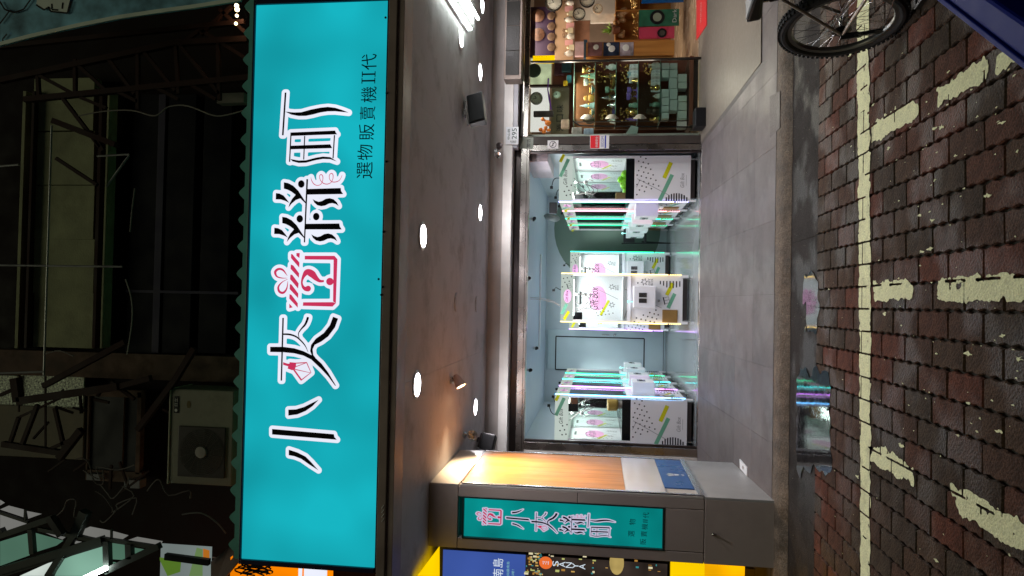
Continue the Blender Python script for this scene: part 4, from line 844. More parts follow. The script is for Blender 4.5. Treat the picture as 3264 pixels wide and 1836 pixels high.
def low_print(m, f):
    q = g5(1740, 560); hexlogo(m, f, q[0], q[1], .06); q = g5(1820, 560); text_on(m, 'GIFT', f, q[0], q[1] + .018, .09, .028); text_on(m, 'BOX', f, q[0], q[1] - .018, .09, .028)
    for x, y in ((1660, 575), (1650, 1010), (1708, 1025), (1735, 973), (1765, 1035), (1790, 990), (1815, 940), (1845, 1000), (1870, 955), (1890, 908), (1900, 1017), (1873, 1058), (1822, 1050), (1568, 1045), (1625, 1060), (1680, 1070), (1920, 965)): q = g5(x, y); dot2(m, f, q[0], q[1], .011)
    bar2(m, f, g5(1495, 1025), g5(1540, 890), .008, 4); bar2(m, f, g5(1500, 655), g5(1560, 680), .007, 4); bar2(m, f, g5(1870, 840), g5(1960, 880), .007, 4)
    for k in range(7): x = 1940 + k * 40; hw = 30 + 75 * min(1, (7 - abs(k - 2.5)) / 7) * math.sin(min(1, (k + 1) / 6) * math.pi * .5); a = g5(x, 545); b = g5(x, 545 + hw); bar2(m, f, a, b, .016, 0)
    bar2(m, f, g5(2020, 720), g5(2095, 570), .05, 1); bar2(m, f, g5(2040, 880), g5(2120, 700), .05, 2); q = g5(2015, 785); icon_box(m, f, q[0], q[1], .085, .25)
def machine(leds, loc, rz, label, group, prize=None, front_detail=True, head=True):
    t = thing('crane_machine', (0, 0, 0), label, 'crane machine', group)
    w, dd = W_ / 2, D_
    def part(name, mb, mt, **k): return mb.build(name, mt, t, local=True, **k)
    part('lower_cabinet', MB().box(-w, w, 0.02, dd, H0, ZWN), M_mw, bevel=.006)
    part('header', MB().box(-w, w, 0, dd, ZH, H1), emis('backlit_header', (.80, .92, .84), .62), bevel=.006)
    for x in (-w, w - .03):
        for y in (0, dd - .03): part('post', MB().box(x, x + .03, y, y + .03, ZWN + .001, ZH - .001), M_mw)
    part('lower_rail', MB().box(-w + .031, w - .031, 0.0, .03, ZWN + .001, ZWN + .05), M_mw)
    part('window_front', MB().box(-w + .032, w - .032, .01, .014, ZWN + .052, ZH - .002), GL)
    for s in (-1, 1): part('window_side', MB().box(s * (w - .012), s * (w - .008), .032, dd - .032, ZWN + .002, ZH - .002), GL)
    part('back_panel', MB().box(-w + .031, w - .031, dd - .02, dd - .002, ZWN + .002, ZH - .002), M_mw)
    m = MB(); win_print(m, lambda p: (p[0] * .9, dd - .0212, p[1])); part('back_print', m, M_pk, kind='stuff')
    part('playfield', MB().box(-w + .032, w - .032, .035, dd - .022, ZWN + .001, ZWN + .11), mat('smoky_acrylic', (.02, .02, .025), .15))
    m = MB(); side_print(m, lambda p: (-w - .0015, dd - p[0], p[1])); side_head(m, lambda p: (-w - .0015, dd - p[0], p[1]))
    part('left_print', m, M_pk, kind='stuff')
    m = MB(); side_print(m, lambda p: (w + .0015, p[0], p[1])); side_head(m, lambda p: (w + .0015, p[0], p[1]))
    part('right_print', m, M_pk, kind='stuff')
    m = MB(); front_head(m, lambda p: (p[0], -.0015, p[1])); low_print(m, lambda p: (p[0], .0185, p[1])); part('front_print', m, M_pk, kind='stuff')
    for s, l in zip((-1, 1), leds):
        part('led_strip', MB().box(s * (w + .001) - .006, s * (w + .001) + .006, -.014, -.003, .30, H1), led(l))
        m = MB()
        for k in range(7): m.box(s * w - .006, s * w + .006, -.014, -.004, .12 + k * .024, .13 + k * .024)
        part('led_dots', m, led(l), kind='stuff')
    part('control_box', MB().box(-.12, .17, -.17, .018, .48, .78), M_mw, bevel=.008)
    for k in (0, 1):
        m = MB(); m.box(.02 - .075 * k, .08 - .075 * k, -.176, -.171, .60, .71); p_ = part('coin_plate', m, M_silver, bevel=.003)
        c_ = MB(); c_.box(.045 - .075 * k, .05 - .075 * k, -.180, -.1762, .64, .68); o = c_.build('coin_slot', M_black, p_, local=True)
    m = MB(); m.tube([(-.04, -.09, .78), (-.04, -.09, .83)], .006); m.ball((-.04, -.09, .845), .019); part('joystick', m, emis('joystick_glow', (.4, 1, .95), 1.6), smooth=True)
    part('prize_flap', MB().box(-.31, -.14, .004, .018, .16, .37), mat('brown_flap', (.28, .16, .05), .4), bevel=.006)
    part('lock', MB().lathe([(.018, 0), (.018, .006), (.008, .01)], (-.02, .018, .42), 12, ax=(0, -1, 0)), M_silver)
    m = MB(); m.lathe([(.018, ZH - .06), (.018, ZH)], (.05, .32, 0), 10); m.tube([(.05, .32, ZH - .05), (.05, .32, 1.46)], .003); m.lathe([(.02, 1.43), (.03, 1.44), (.03, 1.47), (.01, 1.48)], (.05, .32, 0), 12)
    for k in range(3):
        a = k * 2.09 + .4; m.tube([(.05 + .02 * math.cos(a), .32 + .02 * math.sin(a), 1.44), (.05 + .06 * math.cos(a), .32 + .06 * math.sin(a), 1.41), (.05 + .03 * math.cos(a), .32 + .03 * math.sin(a), 1.35)], .0035)
    part('claw', m, M_silver, smooth=True)
    r_ = random.Random(label); m = MB()
    for k in range(3):
        pts = [(-.2 + .08 * k, .2 + .1 * k, ZH), (-.15, .2, ZH - .12 - .05 * k), (-.02 + .03 * k, .22, ZH - .22 - .06 * k), (.05, .30, ZH - .16), (.05, .32, ZH - .05)]
        m.tube(CR(pts, 4), .0045, 5)
    part('coiled_cable', m, M_dsteel if (len(label) % 2) else M_clad, smooth=True)
    part('power_box', MB().box(-.3, -.2, .12, .22, ZH - .13, ZH - .002), M_black)
    m = MB(); m.box(-w + .04, w - .04, .04, dd - .04, .03, H0 - .001); part('undercarriage', m, M_dsteel)
    m = MB()
    for x in (-w + .03, w - .06):
        for y in (.02, dd - .06): m.lathe([(.025, 0), (.025, .012), (.01, .016), (.01, H0)], (x + .015, y + .02, 0), 10)
    part('feet', m, M_silver, kind='stuff')
    m = MB()
    for s in (-1, 1): m.box(s * w - .035 * (s > 0), s * w + .035 * (s < 0), -.002, .018, .02, H0 + .05)
    part('foot_bracket', m, M_mw, kind='stuff')
    part('lamp', MB().box(-w + .08, w - .08, .10, .13, ZH - .012, ZH - .001), emis('cabinet_lamp', (.93, 1, .97), 7))
    light('AREA', 'cabinet_beam', (0, .25, ZH - .02), 9, (.93, 1, .97), .5, t, shape='RECTANGLE', size_y=.3)
    if head:
        pts = [(.1, dd * .6, H1), (.12, dd * .6, H1 + .05), (.14, dd * .55, H1 + .09), (.12, dd * .45, H1 + .11), (.1, dd * .4, H1 + .12)]
        m = MB(); m.tube(CR(pts, 3), .006, 6); m.box(.085, .115, dd * .36, dd * .42, H1 + .10, H1 + .14); part('power_cord', m, M_black, smooth=False)
    t.location = loc; t.rotation_euler.z = rz; return t
XLR = at(1776, 1258, y=9.15).x; XRR = at(1788, 641, y=9.15).x; SX_ = 1.38; pitch = W_ * SX_ + .018
ROWL = [('blue', 'blue'), ('violet', 'violet'), ('cyan', 'cyan'), ('teal', 'teal')]
ROWR = [('white', 'white'), ('pink', 'pink'), ('teal', 'teal'), ('green', 'green')]
def keep_led(o, side, nm, label):
    """row machines carry one light strip, on the edge nearer to the street"""
    o['label'] = label
    for ch in list(o.children):
        if ch.name.startswith('led_'):
            x = sum(v.co.x for v in ch.data.vertices)
            if side and x * side < 0: bpy.data.objects.remove(ch); continue
            ch.data = ch.data.copy(); ch.data.materials[0] = led(nm)
def white_field(o):
    for ch in o.children:
        if ch.name.startswith('playfield'): ch.data = ch.data.copy(); ch.data.materials[0] = M_mw
proto = machine(('blue', 'blue'), (0, 0, 0), 0, 'crane machine', 'crane machines')
cname = dict(violet='pink', cyan='pale cyan', teal='turquoise', green='green', pink='pink')
for i in range(4):
    for side, X_, rz, rows, wd in ((-1, XLR, math.pi / 2, ROWL, 'left'), (1, XRR, -math.pi / 2, ROWR, 'right')):
        o = copy_tree(proto); o.location = (X_, 9.15 + W_ * SX_ / 2 + i * pitch, FL); o.rotation_euler.z = rz; o.scale = (SX_, 1, 1)
        if i == 0: lab = 'front crane machine of the left row, with coiled black cables inside' if side < 0 else 'front crane machine of the right row, with a bright green toy inside'
        else: lab = 'white crane machine, %s of the %s row, edged by a %s light strip' % (('', 'second', 'third', 'rearmost')[i], wd, cname[rows[i][0]])
        keep_led(o, side, rows[i][0], lab)
a = at(1791, 869, y=9.8); b = at(1787, 1027, y=9.8); cx = (a.x + b.x) / 2
mm = proto; mm.location = (cx, 9.8, FL); mm.scale = ((a.x - b.x) / .68, 1, .99)
ym = 12.4; a = at(1815, 1050, y=ym); b = at(1820, 800, y=ym); w2 = (b.x - a.x) / 2
for k, (l, lab) in enumerate((('purple', 'crane machine mostly hidden behind the left of the middle one, with lilac light strips'), ('teal', 'crane machine half hidden behind the right of the middle one, with green light strips'))):
    o = copy_tree(proto); o.location = (a.x + w2 * (k + .5), ym, FL); o.scale = (w2 / .68, 1, .98); keep_led(o, 0, l, lab); white_field(o)
keep_led(mm, 0, 'warm', 'crane machine standing alone in the middle of the shop with warm yellow light strips'); white_field(mm)
# prizes inside the two front machines
gp = thing('green_toy', (XRR + .30, 9.35, FL + ZWN + .11), 'bright green rounded toy lying inside the front right crane machine', 'toy')
m = MB(); c = Vector((XRR + .25, 9.3, FL + ZWN + .1))
m.ball(c, .085, 14); m.ball(c + Vector((.12, 0, .0)), .075, 12); m.ball(c + Vector((-.1, 0, -.01)), .06, 12); m.ball(c + Vector((.06, -.0, .07)), .05, 12); m.build('plush_body', mat('lime_plush', (.22, .62, .02), .5, bump=.4), gp, smooth=True)
m = MB(); m.ball(c + Vector((.14, -.04, .05)), .02); m.ball(c + Vector((.0, -.05, .07)), .018); m.build('leaf_nubs', mat('lime_light', (.45, .8, .1), .5), gp, smooth=True)
t = thing('prize_box', (XLR - .3, 9.3, FL + ZWN + .11), 'yellow-brown round prize tub inside the front left crane machine', 'prize box')
m = MB(); m.lathe([(.06, 0), (.085, .02), (.09, .13), (.07, .145)], (XLR - .12, 9.3, FL + ZWN + .16), 16); m.build('tub', mat('ochre_tub', (.5, .32, .08), .5), t, smooth=True); m = MB(); m.lathe([(.05, 0), (.05, .05)], (XLR - .12, 9.3, FL + ZWN + .11), 12); m.build('stand', M_clad, t)
t = thing('prize_box', (XRR + .1, 9.3, FL + ZWN + .11), 'small cardboard box inside the front right crane machine', 'prize box')
solid('carton', XRR + .03, XRR + .13, 9.25, 9.35, FL + ZWN + .112, FL + ZWN + .24, mat('cardboard', (.35, .22, .1), .8), t)
t = thing('prize_box', (XLR - .1, 9.3, FL + 1.4), 'brown box hung with cables under the roof of the front left crane machine', 'control box')
solid('carton', XLR - .14, XLR - .03, 9.2, 9.3, FL + ZH - .12, FL + ZH - .02, mat('reddish_box', (.22, .09, .05), .5), t); solid('silver_edge', XLR - .14, XLR - .03, 9.196, 9.199, FL + ZH - .05, FL + ZH - .02, M_silver, t, 0)

# ceiling cameras, hanging cables, fan, router
for X, Y, lab in ((1688, 1180, 'small security camera on the shop ceiling above the left row of machines'), (1683, 888, 'small black security camera on the ceiling above the middle machine'), (1700, 698, 'small black security camera on the ceiling near the right row'), (1708, 1110, 'tiny dark sensor on the shop ceiling toward the back door')):
    yy_ = 9.9; p = at(X, Y, z=CL - .05); 
    if p.y > 12.9 or p.y < 9: p = at(X, Y, y=10.5); p.z = CL - .05
    t = thing('security_camera', tuple(p), lab, 'camera'); m = MB(); m.lathe([(.03, 0), (.03, .012), (.01, .016), (.008, .04)], (p.x, p.y, CL - .04), 12); m.build('mount', M_white, t)
    m = MB(); m.lathe([(.022, -.05), (.026, .03), (.02, .05)], (p.x, p.y, p.z - .01), 12, ax=(.2, -1, -.3)); m.build('camera_body', M_black, t, smooth=True)
a = at(1680, 953, y=10.05); b = at(1786, 975, y=10.05)
t = thing('hanging_cable', (a.x, 10.05, b.z), 'two thin cables hanging from the ceiling to the middle machine', 'cable')
for k in (0, .02):
    m = MB(); m.tube(CR([(a.x + k, 10.05, CL), (a.x + k - .005, 10.05, CL - .15), (b.x + .05 + k, 10.05, b.z + .12), (b.x, 10.05, b.z)], 5), .004, 6); m.build('cable', M_clad, t, smooth=True)
p = at(1760, 690, y=10.6); t = thing('wall_fan', (p.x, 10.6, p.z), 'grey oval fan on top of the right row of machines', 'fan')
m = MB(); m.lathe([(.11, 0), (.13, .02), (.11, .04), (.02, .05)], (p.x, 10.6, p.z), 20, ax=(-1, -.28, .2)); m.build('fan_cage', mat('fan_grey', (.12, .15, .14), .5), t, smooth=True)
p = at(1763, 665, y=10.0); t = thing('router_box', (p.x, 10, p.z), 'black box above the second machine of the right row', 'black box'); solid('box_body', p.x - .08, p.x + .08, 9.9, 10.0, p.z - .06, p.z + .05, M_black, t, .01)
a = at(1660, 500, y=9.4); b = at(1766, 530, y=9.4); t = thing('ceiling_duct', (a.x, 9.4, CL - .2), 'white duct in the upper right corner of the shop', 'duct'); solid('duct_body', 1.84, 2.01, 9.0, 10.2, CL - .3, CL - .002, mat('duct_pink', (.6, .52, .56), .6), t, .004)
# dark folded chair at the back
p = at(2060, 760, y=12.6); t = thing('folding_chair', (p.x + .1, 12.6, FL), 'black folded chair leaning at the back between the machines', 'chair'); px = p.x + .08
for k in (-1, 1):
    m = MB(); m.tube([(px + .17 * k, 12.5, FL), (px + .17 * k, 12.65, FL + .85)], .012); m.tube([(px + .15 * k, 12.75, FL), (px + .15 * k, 12.5, FL + .5)], .012); m.build('leg', M_black, t, smooth=True)
solid('seat', px - .16, px + .16, 12.45, 12.8, FL + .42, FL + .46, M_black, t, .01); solid('backrest', px - .16, px + .16, 12.6, 12.64, FL + .62, FL + .82, M_black, t, .01)
# ---------------------------------------------------------------- stickers, post and neighbouring shop
YN = 8.86
def N(X, Y, y=YN): return at(X, Y, y=y)
post = thing('door_post', (2.1, YN, FL), 'dark glossy post between the machine shop and the curio shop, carrying stickers', 'post')
pa = N(1652, 470); pb = N(2215, 434)
xq0 = N(1900, 474).x; xq1 = N(1900, 434).x
solid('post_body', xr + .08, xq1, YN - .01, YN + .12, FL - .02, zh1, mat('dark_glossy_panel', (.06, .05, .045), .15, var=.15), post, .004)
def sticker(X0, X1, Y0, Y1, m_, name): 
    a = at(X0, Y1, y=YN - .013); b = at(X1, Y0, y=YN - .013); mb = MB(); mb.box(a.x, b.x, YN - .0135, YN - .0105, b.z, a.z); mb.build(name, m_, post); return a, b
M_stk = mat('sticker_white', (.62, .6, .6), .4, var=.03)
a, b = sticker(1880, 1942, 430, 474, M_stk, 'security_sticker')
f = lambda p: (p[0], YN - .0145, p[1]); w_ = b.x - a.x; h_ = a.z - b.z
m = MB(); m.flat([(a.x + .006, a.z - h_ * .5), (b.x - .006, a.z - h_ * .5), (b.x - .006, a.z - .006), (a.x + .006, a.z - .006)], f); m.build('red_band', mat('sticker_red', (.6, .02, .03), .4, var=.03), post)
m = MB(); text_on(m, '中興保全', lambda p: (p[0], YN - .0155, p[1]), a.x + w_ / 2, a.z - h_ * .36, w_ * .8, h_ * .15); m.build('white_lettering', M_stk, post)
m = MB(); text_on(m, 'SECOM', f, a.x + w_ / 2, a.z - h_ * .65, w_ * .8, h_ * .14); m.flat([(a.x + .006, a.z - h_ * .84), (b.x - .006, a.z - h_ * .84), (b.x - .006, a.z - h_ * .77), (a.x + .006, a.z - h_ * .77)], f); m.build('blue_lettering', mat('sticker_blue', (.02, .04, .3), .4, var=.03), post)
a, b = sticker(1745, 1780, 447, 474, M_stk, 'no_smoking_sticker'); c = (a + b) / 2; m = MB()
for k in range(24):
    t0, t1 = k * .2618, (k + 1) * .2618; m.flat([(c.x + .045 * math.cos(t0), c.z + .045 * math.sin(t0)), (c.x + .045 * math.cos(t1), c.z + .045 * math.sin(t1)), (c.x + .037 * math.cos(t1), c.z + .037 * math.sin(t1)), (c.x + .037 * math.cos(t0), c.z + .037 * math.sin(t0))], f)
bar2(m, f, (c.x - .03, c.z + .025), (c.x + .03, c.z - .025), .008, 0); bar2(m, f, (c.x - .025, c.z), (c.x + .025, c.z), .01, 0); m.build('no_smoking_mark', M_black, post)
a, b = sticker(1653, 1700, 438, 474, mat('sticker_grey', (.22, .24, .2), .4), 'notice_sticker'); m = MB(); text_on(m, '警告', f, (a.x + b.x) / 2, b.z + .06, .11, .05); m.build('notice_lettering', M_black, post)

XR_ = 5.4
M_cream = mat('curio_wall', (.3, .22, .17), .6, var=.1)
m = MB(); m.box(2.25, 6, 8.95, 12.6, FL - .2, FL + .002); m.build('curio_floor', mat('beige_floor', (.5, .36, .24), .25, var=.08), kind='structure', label='warm beige floor of the curio shop')
nb = thing('curio_shop_wall', (4, 12.5, FL), 'pale inner walls of the curio shop on the right', 'wall')
solid('rear_wall', 2.13, 6, 12.5, 12.6, FL, 2.9, M_cream, nb); solid('side_wall', 2.13, 2.2, 9.0, 12.5, FL, 2.9, mat('white_side_wall', (.6, .6, .55), .6), nb)
m = MB(); m.box(2.13, 6, 8.96, 12.6, 2.75, 2.83); m.build('curio_ceiling', M_white, kind='structure')
light('AREA', 'curio_beam', (3.2, 10.3, 2.6), 26, (1, .85, .66), .7); light('AREA', 'curio_beam', (4.3, 11.3, 2.6), 28, (1, .88, .7), .9)
# header, frame
solid('wall_piece', xq0 - .02, 6, 8.67, 8.84, N(1652, 300, 8.67).z, ZLB - .002, mat('wall_lilac', (.5, .5, .54), .6, dirt=.2), lint, .003)
nf = thing('window_frame', (3, YN, FL), 'dark steel window frame of the curio shop', 'shop front')
solid('header', xq1 + .002, 6, YN, YN + .12, N(1668, 300).z, zh1, M_dsteel, nf); solid('chrome_rail', xq1 + .002, 6, YN - .01, YN + .02, N(1686, 300).z, N(1670, 300).z, M_steel, nf)
solid('window_pane', xq1 + .003, N(1900, 190).x, YN + .05, YN + .056, FL, N(1688, 300).z, glass('shop_glass', (.93, .96, .94)), nf, 0)
solid('mullion', N(1900, 192).x, N(1900, 186).x, YN + .03, YN + .07, FL, N(1688, 300).z, M_dsteel, nf)
ac = thing('canopy_box', (3.4, 8.6, N(1640, 100, 8.5).z), 'long beige metal box with dark square panels over the curio shop window', 'canopy box')
ax0 = N(1640, 252, 8.45).x; az1 = N(1606, 200, 8.45).z; az0 = N(1662, 200, 8.45).z
solid('case', ax0, 6, 8.45, 8.66, az0, az1, mat('canopy_beige', (.2, .16, .135), .5), ac, .006)
for k in range(8):
    x0 = ax0 + .05 + k * .31; solid('dark_panel', x0, x0 + .304, 8.44, 8.449, az0 + .03, az1 - .025, mat('canopy_panel', (.02, .019, .017), .5, bump=.3), ac, .002)
# picture wall and counter, from photo places at their own depth
def card(name, X0, X1, Y0, Y1, y, mt, parent=None, th=.02, **k):
    a = at(X0, Y1, y=y); b = at(X1, Y0, y=y); m = MB(); m.box(a.x, b.x, y, y + th, b.z, a.z); return m.build(name, mt, parent, **k)
pw = thing('menu_wall', (3.6, 11.3, 1.2), 'partition with painted food pictures on a dark purple band inside the curio shop', 'picture wall')
card('purple_band', 1688, 1770, 20, 180, 11.3, mat('purple_dark', (.025, .01, .03), .5), pw, .05)
card('pale_band', 1768, 1830, -60, 192, 11.29, mat('tan_panel', (.38, .24, .15), .5, var=.15), pw, .05)
for k in range(4):
    p = at(1758, 150 - k * 33, y=11.27); m = MB(); m.lathe([(.07, 0), (.06, .012), (.001, .02)], p, 14, ax=(0, -1, 0)); m.build('food_picture', mat('food_brown', (.09, .05, .03), .5, var=.4, scale=20), pw, smooth=True)
for k in range(2):
    p = at(1715, 110 - k * 60, y=11.27); m = MB(); m.lathe([(.11, 0), (.09, .012), (.001, .02)], p, 16, ax=(0, -1, 0)); m.build('food_picture', mat('food_red', (.08, .035, .02), .5, var=.5, scale=14), pw, smooth=True)
p = at(1800, 105, y=11.28); m = MB(); text_on(m, '紀念', lambda q: (q[0], 11.283, q[1]), p.x, p.z, .16, .08); m.build('lettering', mat('ink_brown', (.1, .04, .02), .5), pw)
M_rimb = mat('clock_rim_black', (.02, .02, .02), .3); M_face = mat('clock_face', (.78, .78, .72), .4, var=.03)
def clock(X, Y, y, r, lab, rim=None, face=None):
    p = at(X, Y, y=y); t = thing('wall_clock', tuple(p), lab, 'clock')
    m = MB(); m.lathe([(r, 0), (r * 1.02, .03), (r * .9, .035), (r * .88, .005)], p, 24, ax=(0, -1, 0), cap=False); m.build('rim', rim or M_rimb, t, smooth=True)
    m = MB(); m.lathe([(r * .88, .01), (.001, .022)], p, 24, ax=(0, -1, 0)); m.build('face', face or M_face, t)
    f = lambda q: (p.x + q[0], p.y - .024, p.z + q[1]); m = MB(); bar2(m, f, (0, 0), (r * .4, r * .25), .008, 0); bar2(m, f, (0, 0), (-r * .1, r * .6), .006, 0)
    for k in range(12): a_ = k * math.pi / 6; bar2(m, f, (r * .7 * math.cos(a_), r * .7 * math.sin(a_)), (r * .8 * math.cos(a_), r * .8 * math.sin(a_)), .006, 0)
    m.build('hands_and_marks', M_black, t)
card('white_wall_sheet', 1772, 1962, -80, 66, 11.36, mat('chalky_wall', (.7, .66, .62), .6, var=.1), pw, .02)
card('white_wall_sheet', 1830, 1880, 66, 188, 11.36, mat('brown_wall', (.28, .14, .09), .6, var=.3, scale=6), pw, .02)
card('white_cloth', 1882, 1958, 42, 72, 11.0, mat('white_cloth', (.8, .76, .72), .7, var=.15, scale=9), pw, .06, label='folded white cloth')
card('pink_cloth', 1832, 1868, 132, 178, 10.5, mat('pink_cloth', (.6, .42, .45), .7, var=.2, scale=9), pw, .06, label='folded pink cloth')
card('blue_book', 1860, 1872, 126, 184, 10.3, mat('blue_book', (.03, .08, .14), .5), pw, .08, label='dark blue book standing upright')
rg = random.Random(31)
for q_ in range(2):
    m = MB()
    for k in range(30): p = at(2018 + rg.uniform(-2, 16) - q_ * 4, (38 + rg.uniform(0, 78)) if q_ == 0 else rg.uniform(0, 30), y=10.6); m.ball(p, rg.uniform(.008, .02), 6)
    m.build('gold_beads', M_gold, wc_beads if False else pw, smooth=True, kind='stuff')
for k in range(9):
    X, Y = rg.uniform(1965, 2000), rg.uniform(4, 120); p = at(X, Y, y=10.7); m = MB(); m.lathe([(.02, -.03), (.04, 0), (.03, .05), (.012, .07)], p, 10); m.build('amber_vase', MATS['jar_amber'] if 'jar_amber' in MATS else mat('jar_amber', (.55, .33, .15), .3), pw, smooth=True)
clock(1765, 10, 11.2, .14, 'round black-rimmed clock at the top right of the curio shop')
clock(1846, 46, 11.0, .1, 'round clock face under the partition shelf in the curio shop')
clock(1872, 2, 11.0, .12, 'black-rimmed clock cut by the picture edge in the curio shop')
clock(1905, 30, 11.0, .08, 'small pale clock between the shelf and the wooden cabinet', mat('clock_rim_pale', (.5, .4, .3), .4))
# wooden cabinets and posters
wc = thing('wooden_cabinet', (3.9, 10.8, FL), 'orange-brown wooden display cabinet with posters in the curio shop', 'cabinet')
M_wd = woodmat('cabinet_wood', (.55, .25, .06), .7, 2, .4)
card('cabinet_back', 1960, 2140, -80, 128, 10.95, M_wd, wc, .05)
for Y in (128, 32, -70): card('cabinet_side', 1962, 2140, Y - 4, Y, 10.6, M_wd, wc, .34)
for X in (1960, 2036): card('shelf', X, X + 4, -80, 128, 10.6, M_wd, wc, .34)
card('poster_frame', 2036, 2150, 84, 124, 10.55, mat('pink_poster', (.6, .06, .12), .35, var=.1), wc, .02, label='red-pink poster with a round dial')
card('poster_frame', 2036, 2165, 28, 84, 10.54, mat('green_poster', (.03, .14, .08), .35, var=.3, scale=6), wc, .02, label='dark green poster with a large watch')
card('poster_frame', 2045, 2180, -60, 10, 10.53, mat('blue_poster2', (.01, .1, .32), .35), wc, .02, label='blue poster')
f = lambda q: (q[0], 10.528, q[1])
for X, Y, r, mm_ in ((2110, 105, .07, M_silver), (2095, 55, .11, mat('poster_disc', (.25, .3, .22), .4))):
    p = at(X, Y, y=10.53); m = MB(); m.flat([(p.x + r * math.cos(k * .314), p.z + r * math.sin(k * .314)) for k in range(20)], f); m.flat([(p.x + r * .6 * math.cos(k * .314), p.z + r * .6 * math.sin(k * .314)) for k in range(20)], lambda q: (q[0], 10.525, q[1]), 1); m.build('poster_dial', [M_black, mm_], wc)
p = at(2150, 50, y=10.53); m = MB(); text_on(m, 'Dark', f, p.x, p.z, .2, .06); m.build('poster_lettering', M_stk, wc)
lc = thing('low_cabinet', (3.5, 10.2, FL), 'low orange wooden counter with three framed pictures on its front', 'cabinet')
card('carcass', 1868, 2150, 128, 182, 10.2, M_wd, lc, .4); a = at(1866, 186, y=10.18)
card('edge_board', 1868, 2150, 182, 189, 10.18, woodmat('edge_wood', (.6, .36, .12), .8, 2, .35), lc, .42)
for k, (x0, x1, c) in enumerate(((1873, 1920, (.25, .12, .12)), (1923, 1974, (.02, .03, .06)), (1976, 2020, (.35, .3, .32)))):
    card('picture', x0, x1, 134, 178, 10.185, mat('picture_%d' % k, c, .4, var=.6, scale=9), lc, .014)
m = MB()
for X, Y, r in ((1900, 150, .04), (1950, 155, .05), (1940, 142, .03), (1995, 152, .05)): p = at(X, Y, y=10.18); m.lathe([(r, 0), (r * .8, .004), (.001, .006)], p, 14, ax=(0, -1, 0))
m.build('picture_motif', M_face, lc)
pt = at(1955, 95, y=10.6); t = thing('potted_plant', tuple(pt), 'small leafy plant in a warm lit niche above the three pictures', 'plant'); m = MB(); r_ = random.Random(4)
for k in range(36):
    a_ = r_.uniform(0, 6.28); e_ = r_.uniform(.1, 1.3); L = r_.uniform(.08, .2); d_ = Vector((math.cos(a_) * math.cos(e_), math.sin(a_) * math.cos(e_), math.sin(e_))); s_ = d_.cross(Vector((0, 0, 1))).normalized() * .018; c = pt + Vector((0, 0, .02)) 
    m.add([c, c + d_ * L * .5 + s_, c + d_ * L, c + d_ * L * .5 - s_], [(0, 1, 2, 3)])
m.build('leaves', mat('plant_leaf', (.25, .4, .08), .5), t); m = MB(); m.lathe([(.05, -.1), (.07, 0), (.06, .01)], pt, 12); m.build('pot', mat('clay_pot', (.2, .08, .04), .6), t)
light('POINT', 'niche_glow', (pt.x, pt.y - .1, pt.z + .35), 2.5, (1, .8, .5), .05, t)
# shelf items on the partition: assorted boxes and vases
r_ = random.Random(8)
for k in range(10):
    X = 1830 - (k % 2) * 4; Y = 8 + k * 18; p = at(X, Y, y=11.1); kind = k % 3; t = thing('shelf_ornament', tuple(p), ['white glazed jar', 'small framed card', 'pale ribboned gift'][kind] + ' on the curio shop ledge, %s from the right' % ('first second third fourth fifth sixth seventh eighth ninth tenth'.split()[k]), 'ornament')
    m = MB()
    if kind == 0: m.lathe([(.03, 0), (.05, .04), (.04, .1), (.02, .12), (.03, .14)], p, 12)
    elif kind == 1: m.hexa([(p.x - .04, p.y, p.z), (p.x + .04, p.y, p.z), (p.x + .04, p.y + .02, p.z), (p.x - .04, p.y + .02, p.z)], [(p.x - .04, p.y + .02, p.z + .13), (p.x + .04, p.y + .02, p.z + .13), (p.x + .04, p.y + .03, p.z + .13), (p.x - .04, p.y + .03, p.z + .13)])
    else: m.box(p.x - .04, p.x + .04, p.y - .03, p.y + .03, p.z, p.z + .08); m.ball(p + Vector((0, 0, .1)), .02, 8)
    m.build('ornament_body', [mat('jar_white', (.6, .55, .5), .3), mat('card_pink', (.6, .3, .3), .5), mat('gift_pale', (.7, .62, .45), .5)][kind], t, smooth=kind == 0)

# red mat
q = [afloor(2225, -40), afloor(2225, 128), afloor(2258, 80), afloor(2258, -40)]
t = thing('door_mat', tuple(q[0]), 'red mat with white script lying before the curio shop', 'mat'); m = MB(); m.hexa([v + Vector((0, 0, .015)) for v in q], [v + Vector((0, 0, .022)) for v in q]); m.build('mat_body', mat('red_mat', (.55, .015, .02), .7, bump=.4), t)
m = MB(); c = afloor(2240, 40); text_on(m, 'Welcome', lambda p: (c.x + p[0], c.y + p[1], c.z + .024), 0, 0, .26, .06, 0, 0, .2); m.build('script', M_stk, t)

# window display: white back sheets, clock, poster, ornaments
bs = thing('window_back_sheet', (2.6, 9.9, 2), 'bright white glass-fronted cupboard behind the window display', 'cupboard')
card('bright_sheet', 1690, 1752, 278, 420, 9.9, emis('bright_sheet', (.95, .9, .85), .85, .1), bs, .02); card('bright_sheet', 1690, 1758, 185, 268, 9.9, emis('greenish_sheet', (.62, .68, .42), .7, .35, 5), bs, .02)  # sheets emit so that they look brightly lit
card('dark_rail', 1688, 1830, 268, 277, 9.85, mat('dark_wood', (.05, .02, .015), .4), bs, .08)
card('yellow_box_row', 1698, 1768, 176, 200, 9.8, mat('yellow_box', (.36, .3, .12), .5, var=.3, scale=12), bs, .05)
light('AREA', 'window_fill', (2.75, 9.1, 2.5), 9, (1, .93, .82), .4, bs, (math.radians(-30), 0, 0))  # added light so the display clocks show, no lamp modelled
clock(1710, 315, 9.6, .088, 'round white wall clock with grey rim in the window display', mat('clock_rim_grey', (.25, .22, .2), .4))
clock(1775, 303, 9.6, .06, 'small clock with pale green dial beside the calligraphy poster', mat('clock_rim_bronze', (.2, .15, .08), .4), mat('dial_green', (.4, .5, .42), .4))
